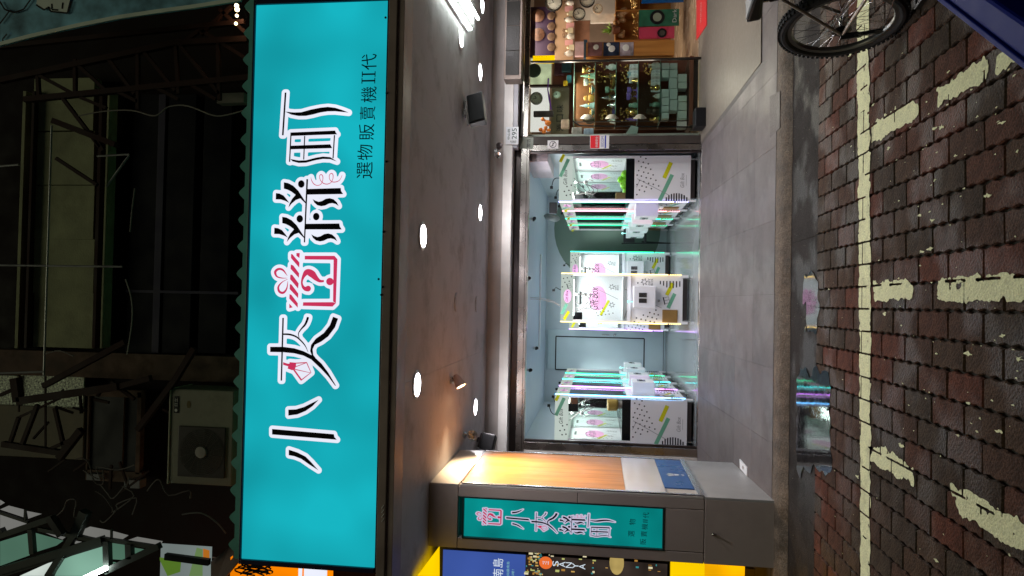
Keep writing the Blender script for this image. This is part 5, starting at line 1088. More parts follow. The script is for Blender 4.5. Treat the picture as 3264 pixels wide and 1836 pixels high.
t = thing('calligraphy_poster', (2.5, 9.5, 1.6), 'brown calligraphy scroll hanging in the curio shop window', 'scroll')
card('scroll_sheet', 1756, 1815, 278, 432, 9.75, mat('scroll_brown', (.2, .15, .1), .6, var=.2), t, .01); m = MB()
for i, ch in enumerate('味口源'): p = at(1785, 345 + 0 + i * 31, y=9.74); text_on(m, ch, lambda q: (q[0], 9.742, q[1]), p.x, p.z, .10, .10)
m.build('calligraphy', M_black, t)
t = thing('purple_ribbon', tuple(at(1750, 300, y=9.6)), 'purple ribbon hanging in the window display', 'ribbon'); m = MB(); m.tube([tuple(at(X, Y, y=9.6)) for X, Y in ((1748, 250), (1746, 285), (1752, 320), (1757, 350))], [.012, .009, .016, .008], 6); m.build('ribbon_band', mat('purple_cloth', (.2, .05, .4), .6), t, smooth=True)
t = thing('orange_flower', tuple(at(1745, 400, y=9.2)), 'orange silk flower behind the window by the post', 'flower'); m = MB(); r_ = random.Random(6)
for k in range(14):
    p = at(1728 + r_.uniform(-8, 30), 380 + r_.uniform(0, 42), y=9.2); m.ball(p, r_.uniform(.012, .032), 8)
m.build('petals', mat('orange_silk', (.75, .2, .03), .5), t, smooth=True)
t = thing('black_hat_form', tuple(at(1705, 222, y=9.5)), 'dark round plate hung at the top of the display window', 'plate'); m = MB(); m.lathe([(.1, 0), (.09, .02), (.001, .03)], at(1702, 225, y=9.5), 18, ax=(0, -1, 0)); m.build('plate_body', mat('grey_green', (.06, .08, .06), .4), t, smooth=True)
# glass display case with ornaments
YC = 9.25
dc = thing('display_case', (2.8, YC, FL), 'tall glass display case full of small ornaments behind the curio shop window', 'display case')
cx0 = at(1900, 388, y=YC).x; cx1 = at(1900, 196, y=YC).x; shelves = [at(X, 300, y=YC).z for X in (1895, 1962, 2033, 2104)]; ctop = at(1828, 300, y=YC).z; cbot = at(2196, 300, y=YC).z
solid('dark_back', cx0, cx1, YC + .42, YC + .44, cbot, ctop, mat('case_back', (.2, .075, .035), .35, var=.3), dc, 0)
for z in shelves + [ctop]: solid('glass_shelf', cx0 + .004, cx1 - .004, YC + .01, YC + .41, z - .006, z, mat('shelf_glass_edge', (.25, .4, .33), .15, var=0), dc, 0)
for x in (cx0, cx1): solid('corner_bar', x - .006, x + .006, YC - .006, YC + .006, cbot, ctop, M_dsteel, dc, .001)
solid('front_pane', cx0 + .008, cx1 - .008, YC - .003, YC, cbot + .01, ctop - .01, glass('case_glass', (.93, .98, .95)), dc, 0)
solid('plinth', cx0 - .05, cx1 + .05, YC, YC + .45, at(2210, 300, y=YC).z, cbot - .002, mat('plinth_wood', (.12, .05, .03), .4), dc, .006); solid('base', cx0 - .03, cx1 + .03, YC + .02, YC + .45, FL, at(2211, 300, y=YC).z, M_black, dc)
m = MB(); a = at(1832, 392, y=9.1); b = at(1850, 400, y=9.1); c = at(2215, 400, y=9.1)
m.tube(CR([tuple(at(1825, 385, y=9.1)), tuple(at(1842, 396, y=9.1)), tuple(at(1870, 401, y=9.1)), tuple(at(2050, 403, y=9.1)), tuple(at(2215, 405, y=9.1))], 4), .009, 8); m.build('bent_rail', M_black, dc, smooth=True)
light('AREA', 'case_fill', ((cx0 + cx1) / 2, YC - .15, shelves[2]), 5, (1, .9, .75), .4, dc, (math.radians(-90), 0, 0))  # added lights to brighten the ornaments, no lamp modelled
light('AREA', 'case_fill', ((cx0 + cx1) / 2, YC + .2, ctop - .02), 6, (1, .86, .65), .5, dc)
light('AREA', 'case_fill', ((cx0 + cx1) / 2, YC - .12, ctop + .1), 16, (1, .9, .75), .4, dc, (math.radians(-25), 0, 0))
MO = dict(gold=M_gold, silver=M_silver, white=mat('porcelain', (.75, .74, .7), .2), blue=mat('ice_blue_glass', (.4, .55, .6), .1), purple=mat('violet_glass', (.25, .15, .5), .1), bronze=mat('dark_bronze', (.1, .07, .05), .3, metal=.6), green=mat('jade', (.25, .4, .3), .3), amber=mat('amber_glass', (.5, .25, .06), .15))
PR = dict(goblet=[(.03, 0), (.03, .005), (.006, .012), (.006, .05), (.03, .065), (.034, .09), (.03, .1)], owl=[(.025, 0), (.035, .02), (.03, .05), (.02, .06), (.026, .075), (.02, .095), (.006, .1)], vase=[(.02, 0), (.035, .03), (.03, .06), (.012, .08), (.02, .1)], dish=[(.015, 0), (.03, .01), (.05, .03), (.045, .032)], bell=[(.035, 0), (.03, .02), (.025, .05), (.008, .065), (.004, .08)], tower=[(.03, 0), (.022, .02), (.024, .03), (.014, .06), (.016, .07), (.006, .1), (.003, .12)])
names = ['goblet', 'owl', 'vase', 'dish', 'bell', 'tower']; colors = list(MO); ordn = ['leftmost', 'second from the left', 'third from the left', 'fourth from the left', 'fifth from the left', 'sixth from the left', 'seventh from the left', 'eighth from the left']
shn = ['top', 'second', 'third', 'lowest']; r_ = random.Random(12)
for si, z in enumerate(shelves):
    for k in range(8):
        c_ = r_.choice(['gold', 'gold', 'silver', 'white', 'blue', 'gold', 'purple', 'bronze', 'green', 'amber', 'white']); kd = r_.choice(names); sc_ = r_.uniform(1.1, 1.75)
        x = cx0 + .05 + (cx1 - cx0 - .1) * k / 7; y = YC + r_.uniform(.05, .16); word = {'owl': 'rounded figurine', 'tower': 'tiered tower ornament'}.get(kd, kd)
        t = thing('ornament', (x, y, z), '%s %s, %s glass shelf of the case, %s' % ({'white': 'white porcelain', 'blue': 'ice blue glass', 'purple': 'violet glass', 'bronze': 'dark bronze', 'green': 'jade green', 'amber': 'amber glass'}.get(c_, c_), word, shn[si], ordn[k]), 'ornament', 'ornaments in the display case')
        m = MB(); m.lathe([(r * sc_, h * sc_) for r, h in PR[kd]], (x, y, z + .001), 12); m.build('ornament_body', MO[c_], t, smooth=True)
        m = MB()
        for q_ in range(4): a_ = q_ * 1.57 + k; m.ball((x + .02 * sc_ * math.cos(a_), y + .02 * sc_ * math.sin(a_), z + .045 * sc_), .008 * sc_, 6)
        m.build('beading', M_gold if c_ != 'gold' else M_silver, t, smooth=True)
for si in (2, 3):      # leaflets leaning in rows on the two lower shelves
    for k in range(9 if si == 3 else 6):
        z = shelves[si]; x = cx1 - .05 - k * .042; y = YC + .03
        m = MB(); m.hexa([(x - .03, y, z + .002), (x + .012, y, z + .002), (x + .012, y + .03, z + .002), (x - .03, y + .03, z + .002)], [(x - .012, y + .05, z + .115), (x + .03, y + .05, z + .115), (x + .03, y + .06, z + .115), (x - .012, y + .06, z + .115)])
        m.build('leaflet', mat('leaflet_%d' % (k % 3), [(.75, .72, .7), (.6, .5, .48), (.7, .68, .72)][k % 3], .4, var=.4, scale=30), label='pale leaflet leaning on the %s shelf of the case, %s from the right' % (('third', 'lowest')[si - 2], 'first second third fourth fifth sixth seventh eighth ninth'.split()[k]), cat='leaflet', group='leaflets on the lower shelves of the display case')
bb = thing('brown_partition', (2.8, 9.98, FL), 'dark red-brown wooden partition behind the display case', 'partition')
card('board', 1757, 2215, 186, 436, 9.98, mat('red_brown_board', (.13, .045, .03), .4, var=.4, scale=3), bb, .04)
for X0, X1, Y0, Y1, y_, c_, lab, cat_ in ((1790, 1822, 200, 230, 9.7, (.03, .07, .08), 'black slanted box with a cyan side above the display case', 'box'), (1806, 1822, 238, 262, 9.6, (.12, .4, .5), 'small light blue box on top of the display case', 'box'), (1795, 1810, 256, 272, 9.55, (.7, .4, .02), 'small yellow cup beside the light blue box', 'cup'), (1765, 1800, 195, 240, 9.75, (.1, .03, .04), 'dark red hat shape above the display case', 'ornament'), (1860, 1893, 408, 432, 9.0, (.35, .42, .5), 'pale blue notice sheet beside the post', 'notice'), (1822, 1856, 405, 430, 9.0, (.4, .35, .3), 'small framed no-smoking notice inside the window', 'notice'), (1700, 1765, 352, 372, 9.5, (.03, .02, .02), 'dark tablet shape before the bright cupboard', 'tablet'), (1788, 1815, 380, 410, 9.4, (.45, .3, .22), 'pale brown plush before the scroll', 'toy')):
    a = at(X0, Y1, y=y_); b = at(X1, Y0, y=y_); m = MB(); m.box(a.x, b.x, y_, y_ + .05, b.z, a.z); m.build({'box': 'small_box', 'ornament': 'hat_shape'}.get(cat_, cat_), mat('c_' + lab[:14].replace(' ', '_'), c_, .4, var=.3, scale=25), bevel=.012, label=lab, cat=cat_)
r_ = random.Random(77)
for X0, Y0, Y1 in ((1905, 200, 262), (1975, 205, 262), (1910, 345, 380), (1975, 345, 385), (2050, 200, 240)):
    p0 = at(X0, (Y0 + Y1) / 2, y=YC + .06); t = thing('gold_cluster', tuple(p0), {1905: 'cluster of gold trinkets hanging under the top shelf, right end', 1975: 'cluster of gold trinkets hanging under the second shelf, right end', 1910: 'cluster of gold trinkets under the top shelf, left end', 2050: 'cluster of dull gold trinkets under the third shelf, right end'}[X0] if not (X0 == 1975 and Y0 == 345) else 'cluster of gold trinkets under the second shelf, left end', 'trinkets')
    m = MB()
    for q in range(26):
        p = at(X0 + r_.uniform(0, 28), r_.uniform(Y0, Y1), y=YC + .04 + r_.uniform(0, .05)); m.ball(p, r_.uniform(.006, .015), 6)
    m.build('beads', M_gold, t, smooth=True)
# three hanging plates leaning at the front
for i, X in enumerate((1870, 1950, 2040)):
    p = at(X, 378, y=9.15); t = thing('hanging_plate', tuple(p), 'pale fluted bowl leaning at the left edge of the display case, %s of three' % ('topmost', 'middle one', 'lowest')[i], 'bowl', 'pale bowls at the left of the display case')
    m = MB(); m.lathe([(.09, 0), (.085, .01), (.04, .05), (.02, .055)], p, 18, ax=(.9, -.3, 0)); m.build('bowl_body', mat('bowl_grey', (.42, .38, .33), .3), t, smooth=True)
# white boxes stacked in the plinth
rows = [(2107, 2125), (2126, 2144), (2145, 2163), (2164, 2182)]
k = 0
for X0, X1 in ((2108, 2133), (2134, 2160), (2161, 2190)):
    Y = 200
    while Y < 380:
        w_ = r_.choice([20, 26, 34]); 
        if r_.random() < .78:
            a = at(X0, Y + w_, y=YC + .03); b = at(X1, Y, y=YC + .03); m = MB(); m.box(a.x + .002, b.x - .002, YC + .03, YC + .2, b.z + .002, a.z - .002)
            t = m.build('white_carton', mat('carton_white', (.68, .74, .72), .5, var=.05), bevel=.002, label='white carton in the foot of the display case, %s row, %s' % (('upper', 'middle', 'bottom')[(X0 - 2108) // 26], '%s from the right' % ('first second third fourth fifth sixth seventh eighth ninth tenth'.split()[int((Y - 200) / 20)])), cat='carton', group='white cartons in the foot of the display case'); k += 1
        Y += w_ + 1
t = thing('waste_bin', tuple(at(2228, 375, y=8.6)), 'low black box at the foot of the display window', 'box'); a = at(2205, 412, y=8.7); b = at(2252, 352, y=8.7); solid('bin_body', a.x, b.x, 8.55, 8.8, fz(8.6) + .01, a.z - .02, M_black, t, .01)
t = thing('price_stand', tuple(at(2060, 400, y=9.0)), 'pale green glass slab leaning behind the window by the post', 'slab'); m = MB(); q = [at(1995, 425, y=9.0), at(2030, 430, y=9.0), at(2035, 405, y=9.0), at(2012, 400, y=9.0)]; m.hexa(q, [v + Vector((0, .02, 0)) for v in q]); m.build('slab_body', mat('slab_green', (.45, .6, .52), .2), t)

# ---------------------------------------------------------------- upper facade over the sign
YU = 6.2
def U(X, Y, y=YU): return at(X, Y, y=y)
def ubox(name, X0, X1, Y0, Y1, mt, parent, y=YU, th=.08, bv=.003, **k):
    """block on the facade between photo columns X (up is small) and rows Y (right is small)"""
    a = U(X0, Y1, y); b = U(X1, Y0, y); return solid(name, a.x, b.x, y, y + th, b.z, a.z, mt, parent, bv, **k)
M_uw = mat('mossy_render', (.32, .33, .2), .9, spec=.15, var=.25, scale=3, bump=.3, dirt=.6, dscale=1.4)
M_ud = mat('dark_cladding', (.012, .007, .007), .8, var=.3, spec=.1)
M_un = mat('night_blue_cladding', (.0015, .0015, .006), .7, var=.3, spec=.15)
M_uc = mat('stained_column', (.12, .08, .062), .85, spec=.1, var=.5, scale=5, dirt=.95, dscale=2.2)
ub = thing('upper_building', (0, YU, ZSOF + .1), 'dark old upper storeys with mossy grey-green panels behind the steel frame', 'building')
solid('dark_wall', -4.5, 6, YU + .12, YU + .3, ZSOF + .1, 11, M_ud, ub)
for k in range(5):
    Y1 = 1105 - k * 172; Y0 = Y1 - 170; ubox('wall_panel', 104, 302, Y0, Y1, M_uw, ub, YU, .1)
ubox('string_course', 46, 84, 290, 1110, M_uw, ub, YU - .02, .1); ubox('string_course', 318, 350, 290, 1110, M_uw, ub, YU - .09, .12)
ubox('dark_band', 84.5, 103, 290, 1110, M_rust, ub, YU - .05, .1); ubox('dark_band', 302.5, 317.5, 290, 1110, M_rust, ub, YU - .05, .1)
ubox('column', -40, 770, 1138, 1192, M_uc, ub, YU - .03, .12)
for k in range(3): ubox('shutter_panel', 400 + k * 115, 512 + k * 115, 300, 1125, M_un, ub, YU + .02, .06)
ubox('joint_line', 505, 507, 300, 1125, mat('joint_violet', (.03, .025, .055), .7), ub, YU + .01, .005)
ubox('joint_line', 400, 760, 930, 932, mat('joint_violet', (.03, .025, .055), .7), ub, YU + .008, .005)
# left: glass with painted glints, render and window grille
wg = thing('textured_window', tuple(U(130, 1250)), 'patterned glass window with painted glints at the upper left of the facade', 'window')
M_tex = mat('rippled_glass_glints', (.6, .66, .5), .3, var=.9, scale=55, bump=1, bscale=110)  # strong pale speckle in the colour stands for glints
ubox('rippled_pane', 62, 268, 1198, 1300, M_tex, wg, YU + .02, .02); ubox('rippled_pane', -40, 56, 1198, 1290, M_tex, wg, YU + .02, .02); ubox('frame', 56.5, 61.5, 1198, 1300, M_uc, wg, YU, .05)
ubox('render', -40, 268, 1302, 1450, mat('brown_render', (.17, .15, .11), .85, var=.3, dirt=.4), ub, YU, .1)
gf = thing('window_grille', tuple(U(360, 1360)), 'dark window opening with a dusty metal frame between the column and the air conditioner', 'window')
ubox('opening', 285, 440, 1262, 1500, M_black, gf, YU + .02, .02)
for X0, X1, Y0, Y1 in ((272, 286, 1255, 1512), (388, 396, 1262, 1500), (430, 452, 1250, 1512), (272, 452, 1506, 1530), (272, 452, 1245, 1262)): ubox('frame_bar', X0, X1, Y0, Y1, M_uc, gf, YU, .06)
for k in range(2): ubox('ledge_block', 275 + k * 120, 320 + k * 125, 1512 + k * 20, 1530 + k * 25, mat('ledge_grey', (.2, .2, .22), .8), gf, YU - .06, .1)

# air conditioner
a = at(538, 1540, y=5.8); b = at(730, 1246, y=5.8)
acu = thing('air_conditioner', ((a.x + b.x) / 2, 6, b.z), 'weathered outdoor air conditioning unit standing above the left end of the long sign', 'air conditioner')
M_acb = mat('yellowed_ac_metal', (.21, .2, .15), .55, var=.12, dirt=.5, dscale=4)
ax0_, ax1_, az1_, az0_ = a.x, b.x, a.z, b.z - .05
solid('case', ax0_, ax1_, 5.8, 6.12, az0_, az1_, M_acb, acu, .012)
c = at(622, 1440, y=5.79); R_ = .205; m = MB(); c = Vector((c.x, 5.795, (az0_ + az1_) / 2 - .01))
m.box(c.x - R_ - .02, c.x + R_ + .02, 5.785, 5.7995, c.z - R_ - .02, c.z + R_ + .02); m.build('fan_recess', mat('ac_dark', (.035, .028, .025), .6), acu, bevel=.01)
m = MB()
for k in range(1, 14):
    r = R_ * k / 13; pts = [(c.x + r * math.cos(t * math.pi / 16), 5.779, c.z + r * math.sin(t * math.pi / 16)) for t in range(33)]; m.tube(pts, .0018, 4, cap=False)
for k in range(16): t_ = k * math.pi / 8; m.tube([(c.x + .05 * math.cos(t_), 5.777, c.z + .05 * math.sin(t_)), (c.x + R_ * math.cos(t_ + .25), 5.777, c.z + R_ * math.sin(t_ + .25))], .0018, 4)
m.build('fan_guard', mat('guard_wire', (.1, .09, .08), .5), acu); m = MB(); m.lathe([(.055, 0), (.05, .01), (.001, .014)], (c.x, 5.782, c.z), 20, ax=(0, -1, 0)); m.build('hub_cap', mat('hub_grey', (.3, .27, .25), .5), acu, smooth=True)
p = at(560, 1290, y=5.79); m = MB(); m.box(p.x - .075, p.x + .075, 5.795, 5.7995, p.z - .025, p.z + .02); m.build('name_plate', M_black, acu, bevel=.001)
m = MB(); text_on(m, '日立', lambda q: (q[0], 5.793, q[1]), p.x + .022, p.z - .002, .07, .03); m.flat([(p.x - .05 + .014 * math.cos(k * .5236), p.z - .002 + .014 * math.sin(k * .5236)) for k in range(12)], lambda q: (q[0], 5.793, q[1])); m.build('plate_lettering', mat('plate_letter', (.6, .6, .55), .5), acu)
p = at(600, 1290, y=5.79); m = MB(); m.flat([(p.x + .03 * math.cos(k * .5236) * (1 + .3 * (k % 2)), p.z + .02 * math.sin(k * .5236)) for k in range(12)], lambda q: (q[0], 5.7985, q[1])); m.build('rust_patch', mat('rust_stain', (.12, .09, .03), .8), acu)
solid('top_lip', ax0_ - .005, ax1_ + .005, 5.79, 6.13, az1_ + .001, az1_ + .012, mat('ac_lip', (.4, .38, .28), .5), acu, .003)

# corrugated sheet edge behind the top of the sign
crg = thing('corrugated_roof', (0, 5.0, SZ1 + .1), 'wavy corrugated roof sheet showing its scalloped edge just above the long sign', 'roof sheet')
m = MB(); e0 = at(745, 1780, y=4.95); e1 = at(797, 20, y=4.95); n = 21; per = (e1.x - e0.x) / 20.5; vs = []; K = 12
tot = int((e1.x - e0.x + .1) / per * K)
for i in range(tot + 1):
    x = e0.x + i * per / K; ph = (i % K) / K; h = .046 * max(0, 1 - (abs(ph - .5) / .24) ** 1.5); zt = e0.z + (e1.z - e0.z) * i / tot + .0
    vs += [(x, 4.95, SZ1 + .02), (x, 4.95, zt + h), (x, 6.1, zt + h + .16)]
fs = [(3 * i + k, 3 * i + 3 + k, 3 * i + 4 + k, 3 * i + 1 + k) for i in range(tot) for k in (0, 1)]
m.add(vs, fs); m.build('sheet', mat('sign_glow_sheet', (.16, .50, .42), .5, var=.12, dirt=.3, dscale=5), crg)  # teal is the sign's glow put into the sheet colour

# steel frame in front of the facade: trusses, posts, pipes
tr = thing('steel_truss', tuple(U(400, 200, 5.7)), 'dark red-brown steel lattice truss rising at the upper right of the facade', 'truss')
def seg(name, X0, Y0, X1, Y1, w_, mt=M_rust, parent=None, y=5.7, y2=None):
    m = MB(); m.bar(at(X0, Y0, y=y), at(X1, Y1, y=y2 or y), w_, w_); return m.build(name, mt, parent)
chord = [((0, 262), (560, 135)), ((80, 318), (800, 247)), ((100, 380), (470, 330))]
seg('chord', 0, 258, 560, 138, .05, parent=tr); seg('chord', 560, 138, 790, 125, .05, parent=tr); seg('chord', 80, 318, 800, 247, .05, parent=tr); seg('chord', 0, 150, 780, 70, .04, parent=tr)
for X0, Y0, X1, Y1 in ((120, 230, 125, 312), (240, 190, 240, 305), (440, 165, 440, 350), (560, 138, 570, 300), (695, 130, 700, 320), (240, 200, 335, 285), (340, 180, 430, 300), (455, 160, 560, 290), (570, 140, 700, 300), (125, 240, 235, 300), (580, 140, 640, 95), (640, 95, 790, 190), (480, 270, 570, 318), (590, 260, 690, 318), (255, 310, 340, 345), (360, 285, 440, 325), (700, 30, 790, 110), (740, 20, 640, 110)): seg('lattice_bar', X0, Y0, X1, Y1, .03, parent=tr)
seg('brace', 170, 385, 370, 462, .05, parent=tr); seg('brace', 190, 300, 320, 470, .03, parent=tr); seg('brace', 290, 420, 330, 480, .03, parent=tr)
seg('pale_beam', 700, 318, 785, 315, .09, mat('pale_beam', (.2, .17, .15), .7), tr, 5.9)
pp_ = thing('galvanised_pipes', tuple(U(150, 845, 5.9)), 'thin galvanised pipe frame crossing the mossy wall', 'pipe frame')
M_galv = mat('galvanised_pipe', (.3, .3, .3), .45, metal=.6)
for X0, Y0, X1, Y1, w_ in ((-30, 845, 390, 850, .02), (165, 400, 140, 1200, .018), (0, 530, 60, 525, .022), (310, 498, 412, 492, .02), (412, 495, 340, 595, .02), (-10, 1190, 140, 1185, .02)): m = MB(); m.tube([at(X0, Y0, y=5.9), at(X1, Y1, y=5.9)], w_ / 2, 8); m.build('pipe', M_galv, pp_, smooth=True)
m = MB(); m.bar(at(180, 505, y=5.85), at(310, 590, y=5.85), .03, .03); m.build('diagonal', M_rust, pp_)
for k, pts in enumerate(([(250, 370), (330, 355), (420, 352), (480, 368), (505, 365), (540, 340), (600, 338), (680, 368), (730, 365), (800, 345)], [(415, 740), (420, 680), (425, 640), (430, 600)], [(400, 890), (418, 950), (421, 1020), (405, 1130)], [(140, 1130), (190, 1118), (235, 1135)], [(560, 1790), (620, 1770), (700, 1780)], [(580, 1640), (640, 1635), (690, 1665), (720, 1700)])):
    o = MB().tube(CR([tuple(at(X, Y, y=5.6)) for X, Y in pts], 4), .006, 5).build('loose_cable', mat('pale_cable', (.22, .2, .18), .6), smooth=True, label=['pale loose cable sagging along the right truss', 'short pale cable hanging beside the dark shutters', 'long thin cable hanging right of the column', 'dark cable looped under the mossy panels', 'cable arching low above the left end of the sign', 'cable arching over the left end of the corrugated roof'][k], cat='cable', group='loose cables on the facade')
dg = thing('facade_struts', tuple(U(300, 1250, 5.75)), 'dark steel struts crossing before the old windows at the left', 'struts')
for X0, Y0, X1, Y1, w_ in ((60, 1278, 380, 1232, .07), (380, 1232, 480, 1205, .05), (140, 1230, 400, 1090, .05), (30, 1420, 60, 1330, .03), (70, 1420, 120, 1290, .035), (205, 1430, 175, 1300, .03), (145, 1200, 145, 1435, .014), (10, 1415, 210, 1445, .05), (190, 1460, 260, 1370, .06), (60, 1330, 190, 1270, .02), (440, 1370, 560, 1210, .05), (50, 1205, 60, 1280, .07), (0, 1260, 45, 1240, .03), (140, 1440, 250, 1390, .03), (560, 1210, 620, 1110, .05)): seg('strut', X0, Y0, X1, Y1, w_, parent=dg, y=5.8)

r_ = random.Random(19)
for k in range(16):
    X = r_.uniform(10, 520); Y = r_.uniform(1200, 1560); a_ = r_.uniform(0, 3.14); L = r_.uniform(30, 120); seg('strut', X, Y, X + L * math.cos(a_), Y + L * math.sin(a_), r_.uniform(.012, .035), parent=dg, y=5.9)
for k in range(7):
    X = r_.uniform(60, 500); Y = r_.uniform(1480, 1640); pts = [(X + q * r_.uniform(14, 34), Y + 30 * math.sin(q * 1.1 + k) + q * r_.uniform(-8, 8)) for q in range(6)]
    MB().tube(CR([tuple(at(a_, b_, y=5.7)) for a_, b_ in pts], 3), .006, 5).build('wire', mat('dim_wire', (.1, .08, .075), .6), dg, smooth=True)
# banner at the upper right
bn = thing('printed_banner', tuple(at(200, 60, y=5.3)), 'dim blue printed banner with a white hem at the upper right corner', 'banner')
P = [(0, 148), (100, 122), (250, 88), (380, 62), (500, 44), (620, 28), (770, 4)]
f = lambda p: tuple(at(p[0], p[1], y=5.3)); m = MB(); top = [(x, -320) for x, y in P]
for i in range(len(P) - 1):
    q = [P[i], P[i + 1], top[i + 1], top[i]]; m.hexa([Vector(f(v)) for v in q], [Vector(f(v)) + Vector((0, .01, 0)) for v in q])
m.build('banner_sheet', mat('banner_blue', (.22, .5, .66), .6, var=.8, scale=3.5), bn)
m = MB(); 
for i in range(len(P) - 1):
    q = [P[i], P[i + 1], (P[i + 1][0], P[i + 1][1] - 12), (P[i][0], P[i][1] - 12)]; m.hexa([Vector(f(v)) - Vector((0, .014, 0)) for v in q], [Vector(f(v)) - Vector((0, .004, 0)) for v in q])
m.build('white_hem', mat('hem_white', (.8, .9, .8), .6), bn)
f2 = lambda p: tuple(at(p[0], p[1], y=5.29)); m = MB()
F3 = lambda q: (q[0], 5.288, q[1]); 
def pz(X, Y): a_ = at(X, Y, y=5.288); return (a_.x, a_.z)
for pts in ([(115, 15), (140, 32), (155, 22), (160, 36), (215, 42), (228, 5)], [(165, 12), (165, 30), (185, 32)], [(200, 8), (198, 28)], [(0, 5), (15, 30), (45, 40), (75, 30), (100, -5)], [(30, 35), (0, 75)], [(15, 145), (8, 125), (22, 108)]):
    for i in range(len(pts) - 1): bar2(m, F3, pz(*pts[i]), pz(*pts[i + 1]), .014, 0)
m.build('drawn_outline', M_black, bn)
m = MB(); m.flat([pz(*p) for p in ((115, 12), (140, 30), (155, 20), (162, 34), (212, 40), (225, -10), (120, -10))], lambda q: (q[0], 5.2895, q[1])); m.build('pale_figure', mat('banner_pale', (.8, .88, .8), .6), bn)
# string of small warm lamps at the sign's right top
ft = thing('warm_lamps', tuple(at(755, 30, y=5.6)), 'small warm bare lamps glowing behind the right end of the corrugated roof', 'lamps')
for X, Y, r in ((754, 18, .018), (756, 30, .02), (755, 50, .014), (752, 75, .014)): p = at(X, Y, y=5.6); m = MB(); m.ball(p, r, 10); m.build('bulb', emis('warm_string', (1, .75, .4), 6), ft, smooth=True)
light('POINT', 'warm_glow', at(765, 40, y=5.6), 1.6, (1, .6, .3), .03, ft)
seg('hanger_bar', 765, 0, 790, 60, .02, parent=ft, y=5.5)

# lit canopy at the lower left of the facade
cp = thing('lit_canopy', tuple(at(200, 1760, y=5.2)), 'steel-framed canopy of self-glowing panels with a white tube at the upper left corner', 'canopy')
M_pg = emis('canopy_green_glow', (.12, .26, .18), .55, .25, 1.6); M_pw = emis('canopy_grey_glow', (.26, .26, .24), .6, .15, 2)  # panels emit by themselves instead of passing on the tube's light
C3 = lambda p, d_=0: Vector(at(p[0], p[1], y=5.2 + d_))
def Z(x, y): return (x / 3.22, 1450 + y / 3.22)
for pts, mt_ in (([(0, 460), (50, 490), (0, 520)], M_pw), ([(0, 560), (90, 520), (245, 560), (240, 640)], M_pw), ([(275, 575), (430, 605), (290, 655)], M_pw), ([(0, 600), (285, 705), (40, 795), (0, 790)], M_pw), ([(400, 775), (450, 758), (685, 835), (640, 870)], M_pw),
                 ([(780, 800), (925, 735), (1130, 775), (1130, 860), (1020, 860)], M_pw), ([(1155, 780), (1320, 825), (1230, 885), (1155, 870)], M_pw), ([(1285, 885), (1410, 840), (1670, 885), (1640, 945)], M_pw), ([(770, 880), (930, 905), (765, 970)], M_pw),
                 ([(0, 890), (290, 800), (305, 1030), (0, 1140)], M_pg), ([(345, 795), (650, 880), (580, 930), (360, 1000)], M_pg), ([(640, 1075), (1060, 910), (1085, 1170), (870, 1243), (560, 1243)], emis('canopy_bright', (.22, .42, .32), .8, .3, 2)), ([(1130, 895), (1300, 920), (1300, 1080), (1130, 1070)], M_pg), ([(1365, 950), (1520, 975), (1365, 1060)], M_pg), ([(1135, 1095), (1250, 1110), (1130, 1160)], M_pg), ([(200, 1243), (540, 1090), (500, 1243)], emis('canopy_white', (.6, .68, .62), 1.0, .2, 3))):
    m = MB(); q = [Z(*p) for p in pts]; m.prism(q, lambda p: C3(p, .012), lambda p: C3(p, 0)); m.build('glowing_panel', mt_, cp)
for a_, b_, w_ in (((0, 830), (560, 640), .045), ((0, 1190), (1060, 870), .06), ((0, 1240), (1110, 900), .03), ((-100, 560), (290, 690), .02), ((320, 760), (340, 1010), .04), ((1100, 880), (1110, 1200), .05), ((1330, 910), (1335, 1060), .05), ((1090, 1190), (1640, 930), .05), ((1050, 860), (1600, 945), .03), ((400, 760), (1100, 900), .03), ((1145, 760), (1145, 880), .015), ((260, 560), (260, 680), .015), ((500, 1243), (780, 800), .05), ((880, 580), (780, 820), .07), ((0, 760), (20, 800), .05)):
    m = MB(); m.bar(C3(Z(*a_), -.03), C3(Z(*b_), -.03), w_, w_); m.build('frame_bar', mat('canopy_frame', (.03, .04, .035), .6), cp)
a_ = C3(Z(1090, 1160), -.08); b_ = C3(Z(800, 1300), -.08); m = MB(); m.tube([a_, b_], .02, 10); m.build('tube', emis('tube_glow', (.88, 1, .92), 24), cp, smooth=True)
m = MB(); m.bar(C3(Z(520, 640), -.1), C3(Z(640, 820), -.1), .06, .05); m.build('dark_bracket', M_black, cp)
# small printed board under the canopy
gb = thing('green_board', tuple(at(590, 1790, y=5.5)), 'white board with green leaf shapes and an orange edge at the far left', 'board')
card('board_face', 508, 672, 1745, 1900, 5.5, emis('board_white', (.2, .24, .23), .8, .2), gb, .02)  # printed board and its shapes are given a glow to look lit
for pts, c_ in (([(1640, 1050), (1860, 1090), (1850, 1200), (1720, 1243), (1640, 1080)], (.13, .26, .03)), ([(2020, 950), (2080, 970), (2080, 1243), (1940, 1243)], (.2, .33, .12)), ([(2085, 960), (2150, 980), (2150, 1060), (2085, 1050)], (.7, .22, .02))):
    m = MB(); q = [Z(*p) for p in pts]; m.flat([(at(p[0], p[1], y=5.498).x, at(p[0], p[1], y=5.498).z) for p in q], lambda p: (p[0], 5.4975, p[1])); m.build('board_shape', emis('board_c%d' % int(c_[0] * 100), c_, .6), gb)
m = MB(); m.bar(C3(Z(1700, 1040), .2), C3(Z(2150, 1100), .2), .05, .04); m.build('dark_rail', M_black, gb)
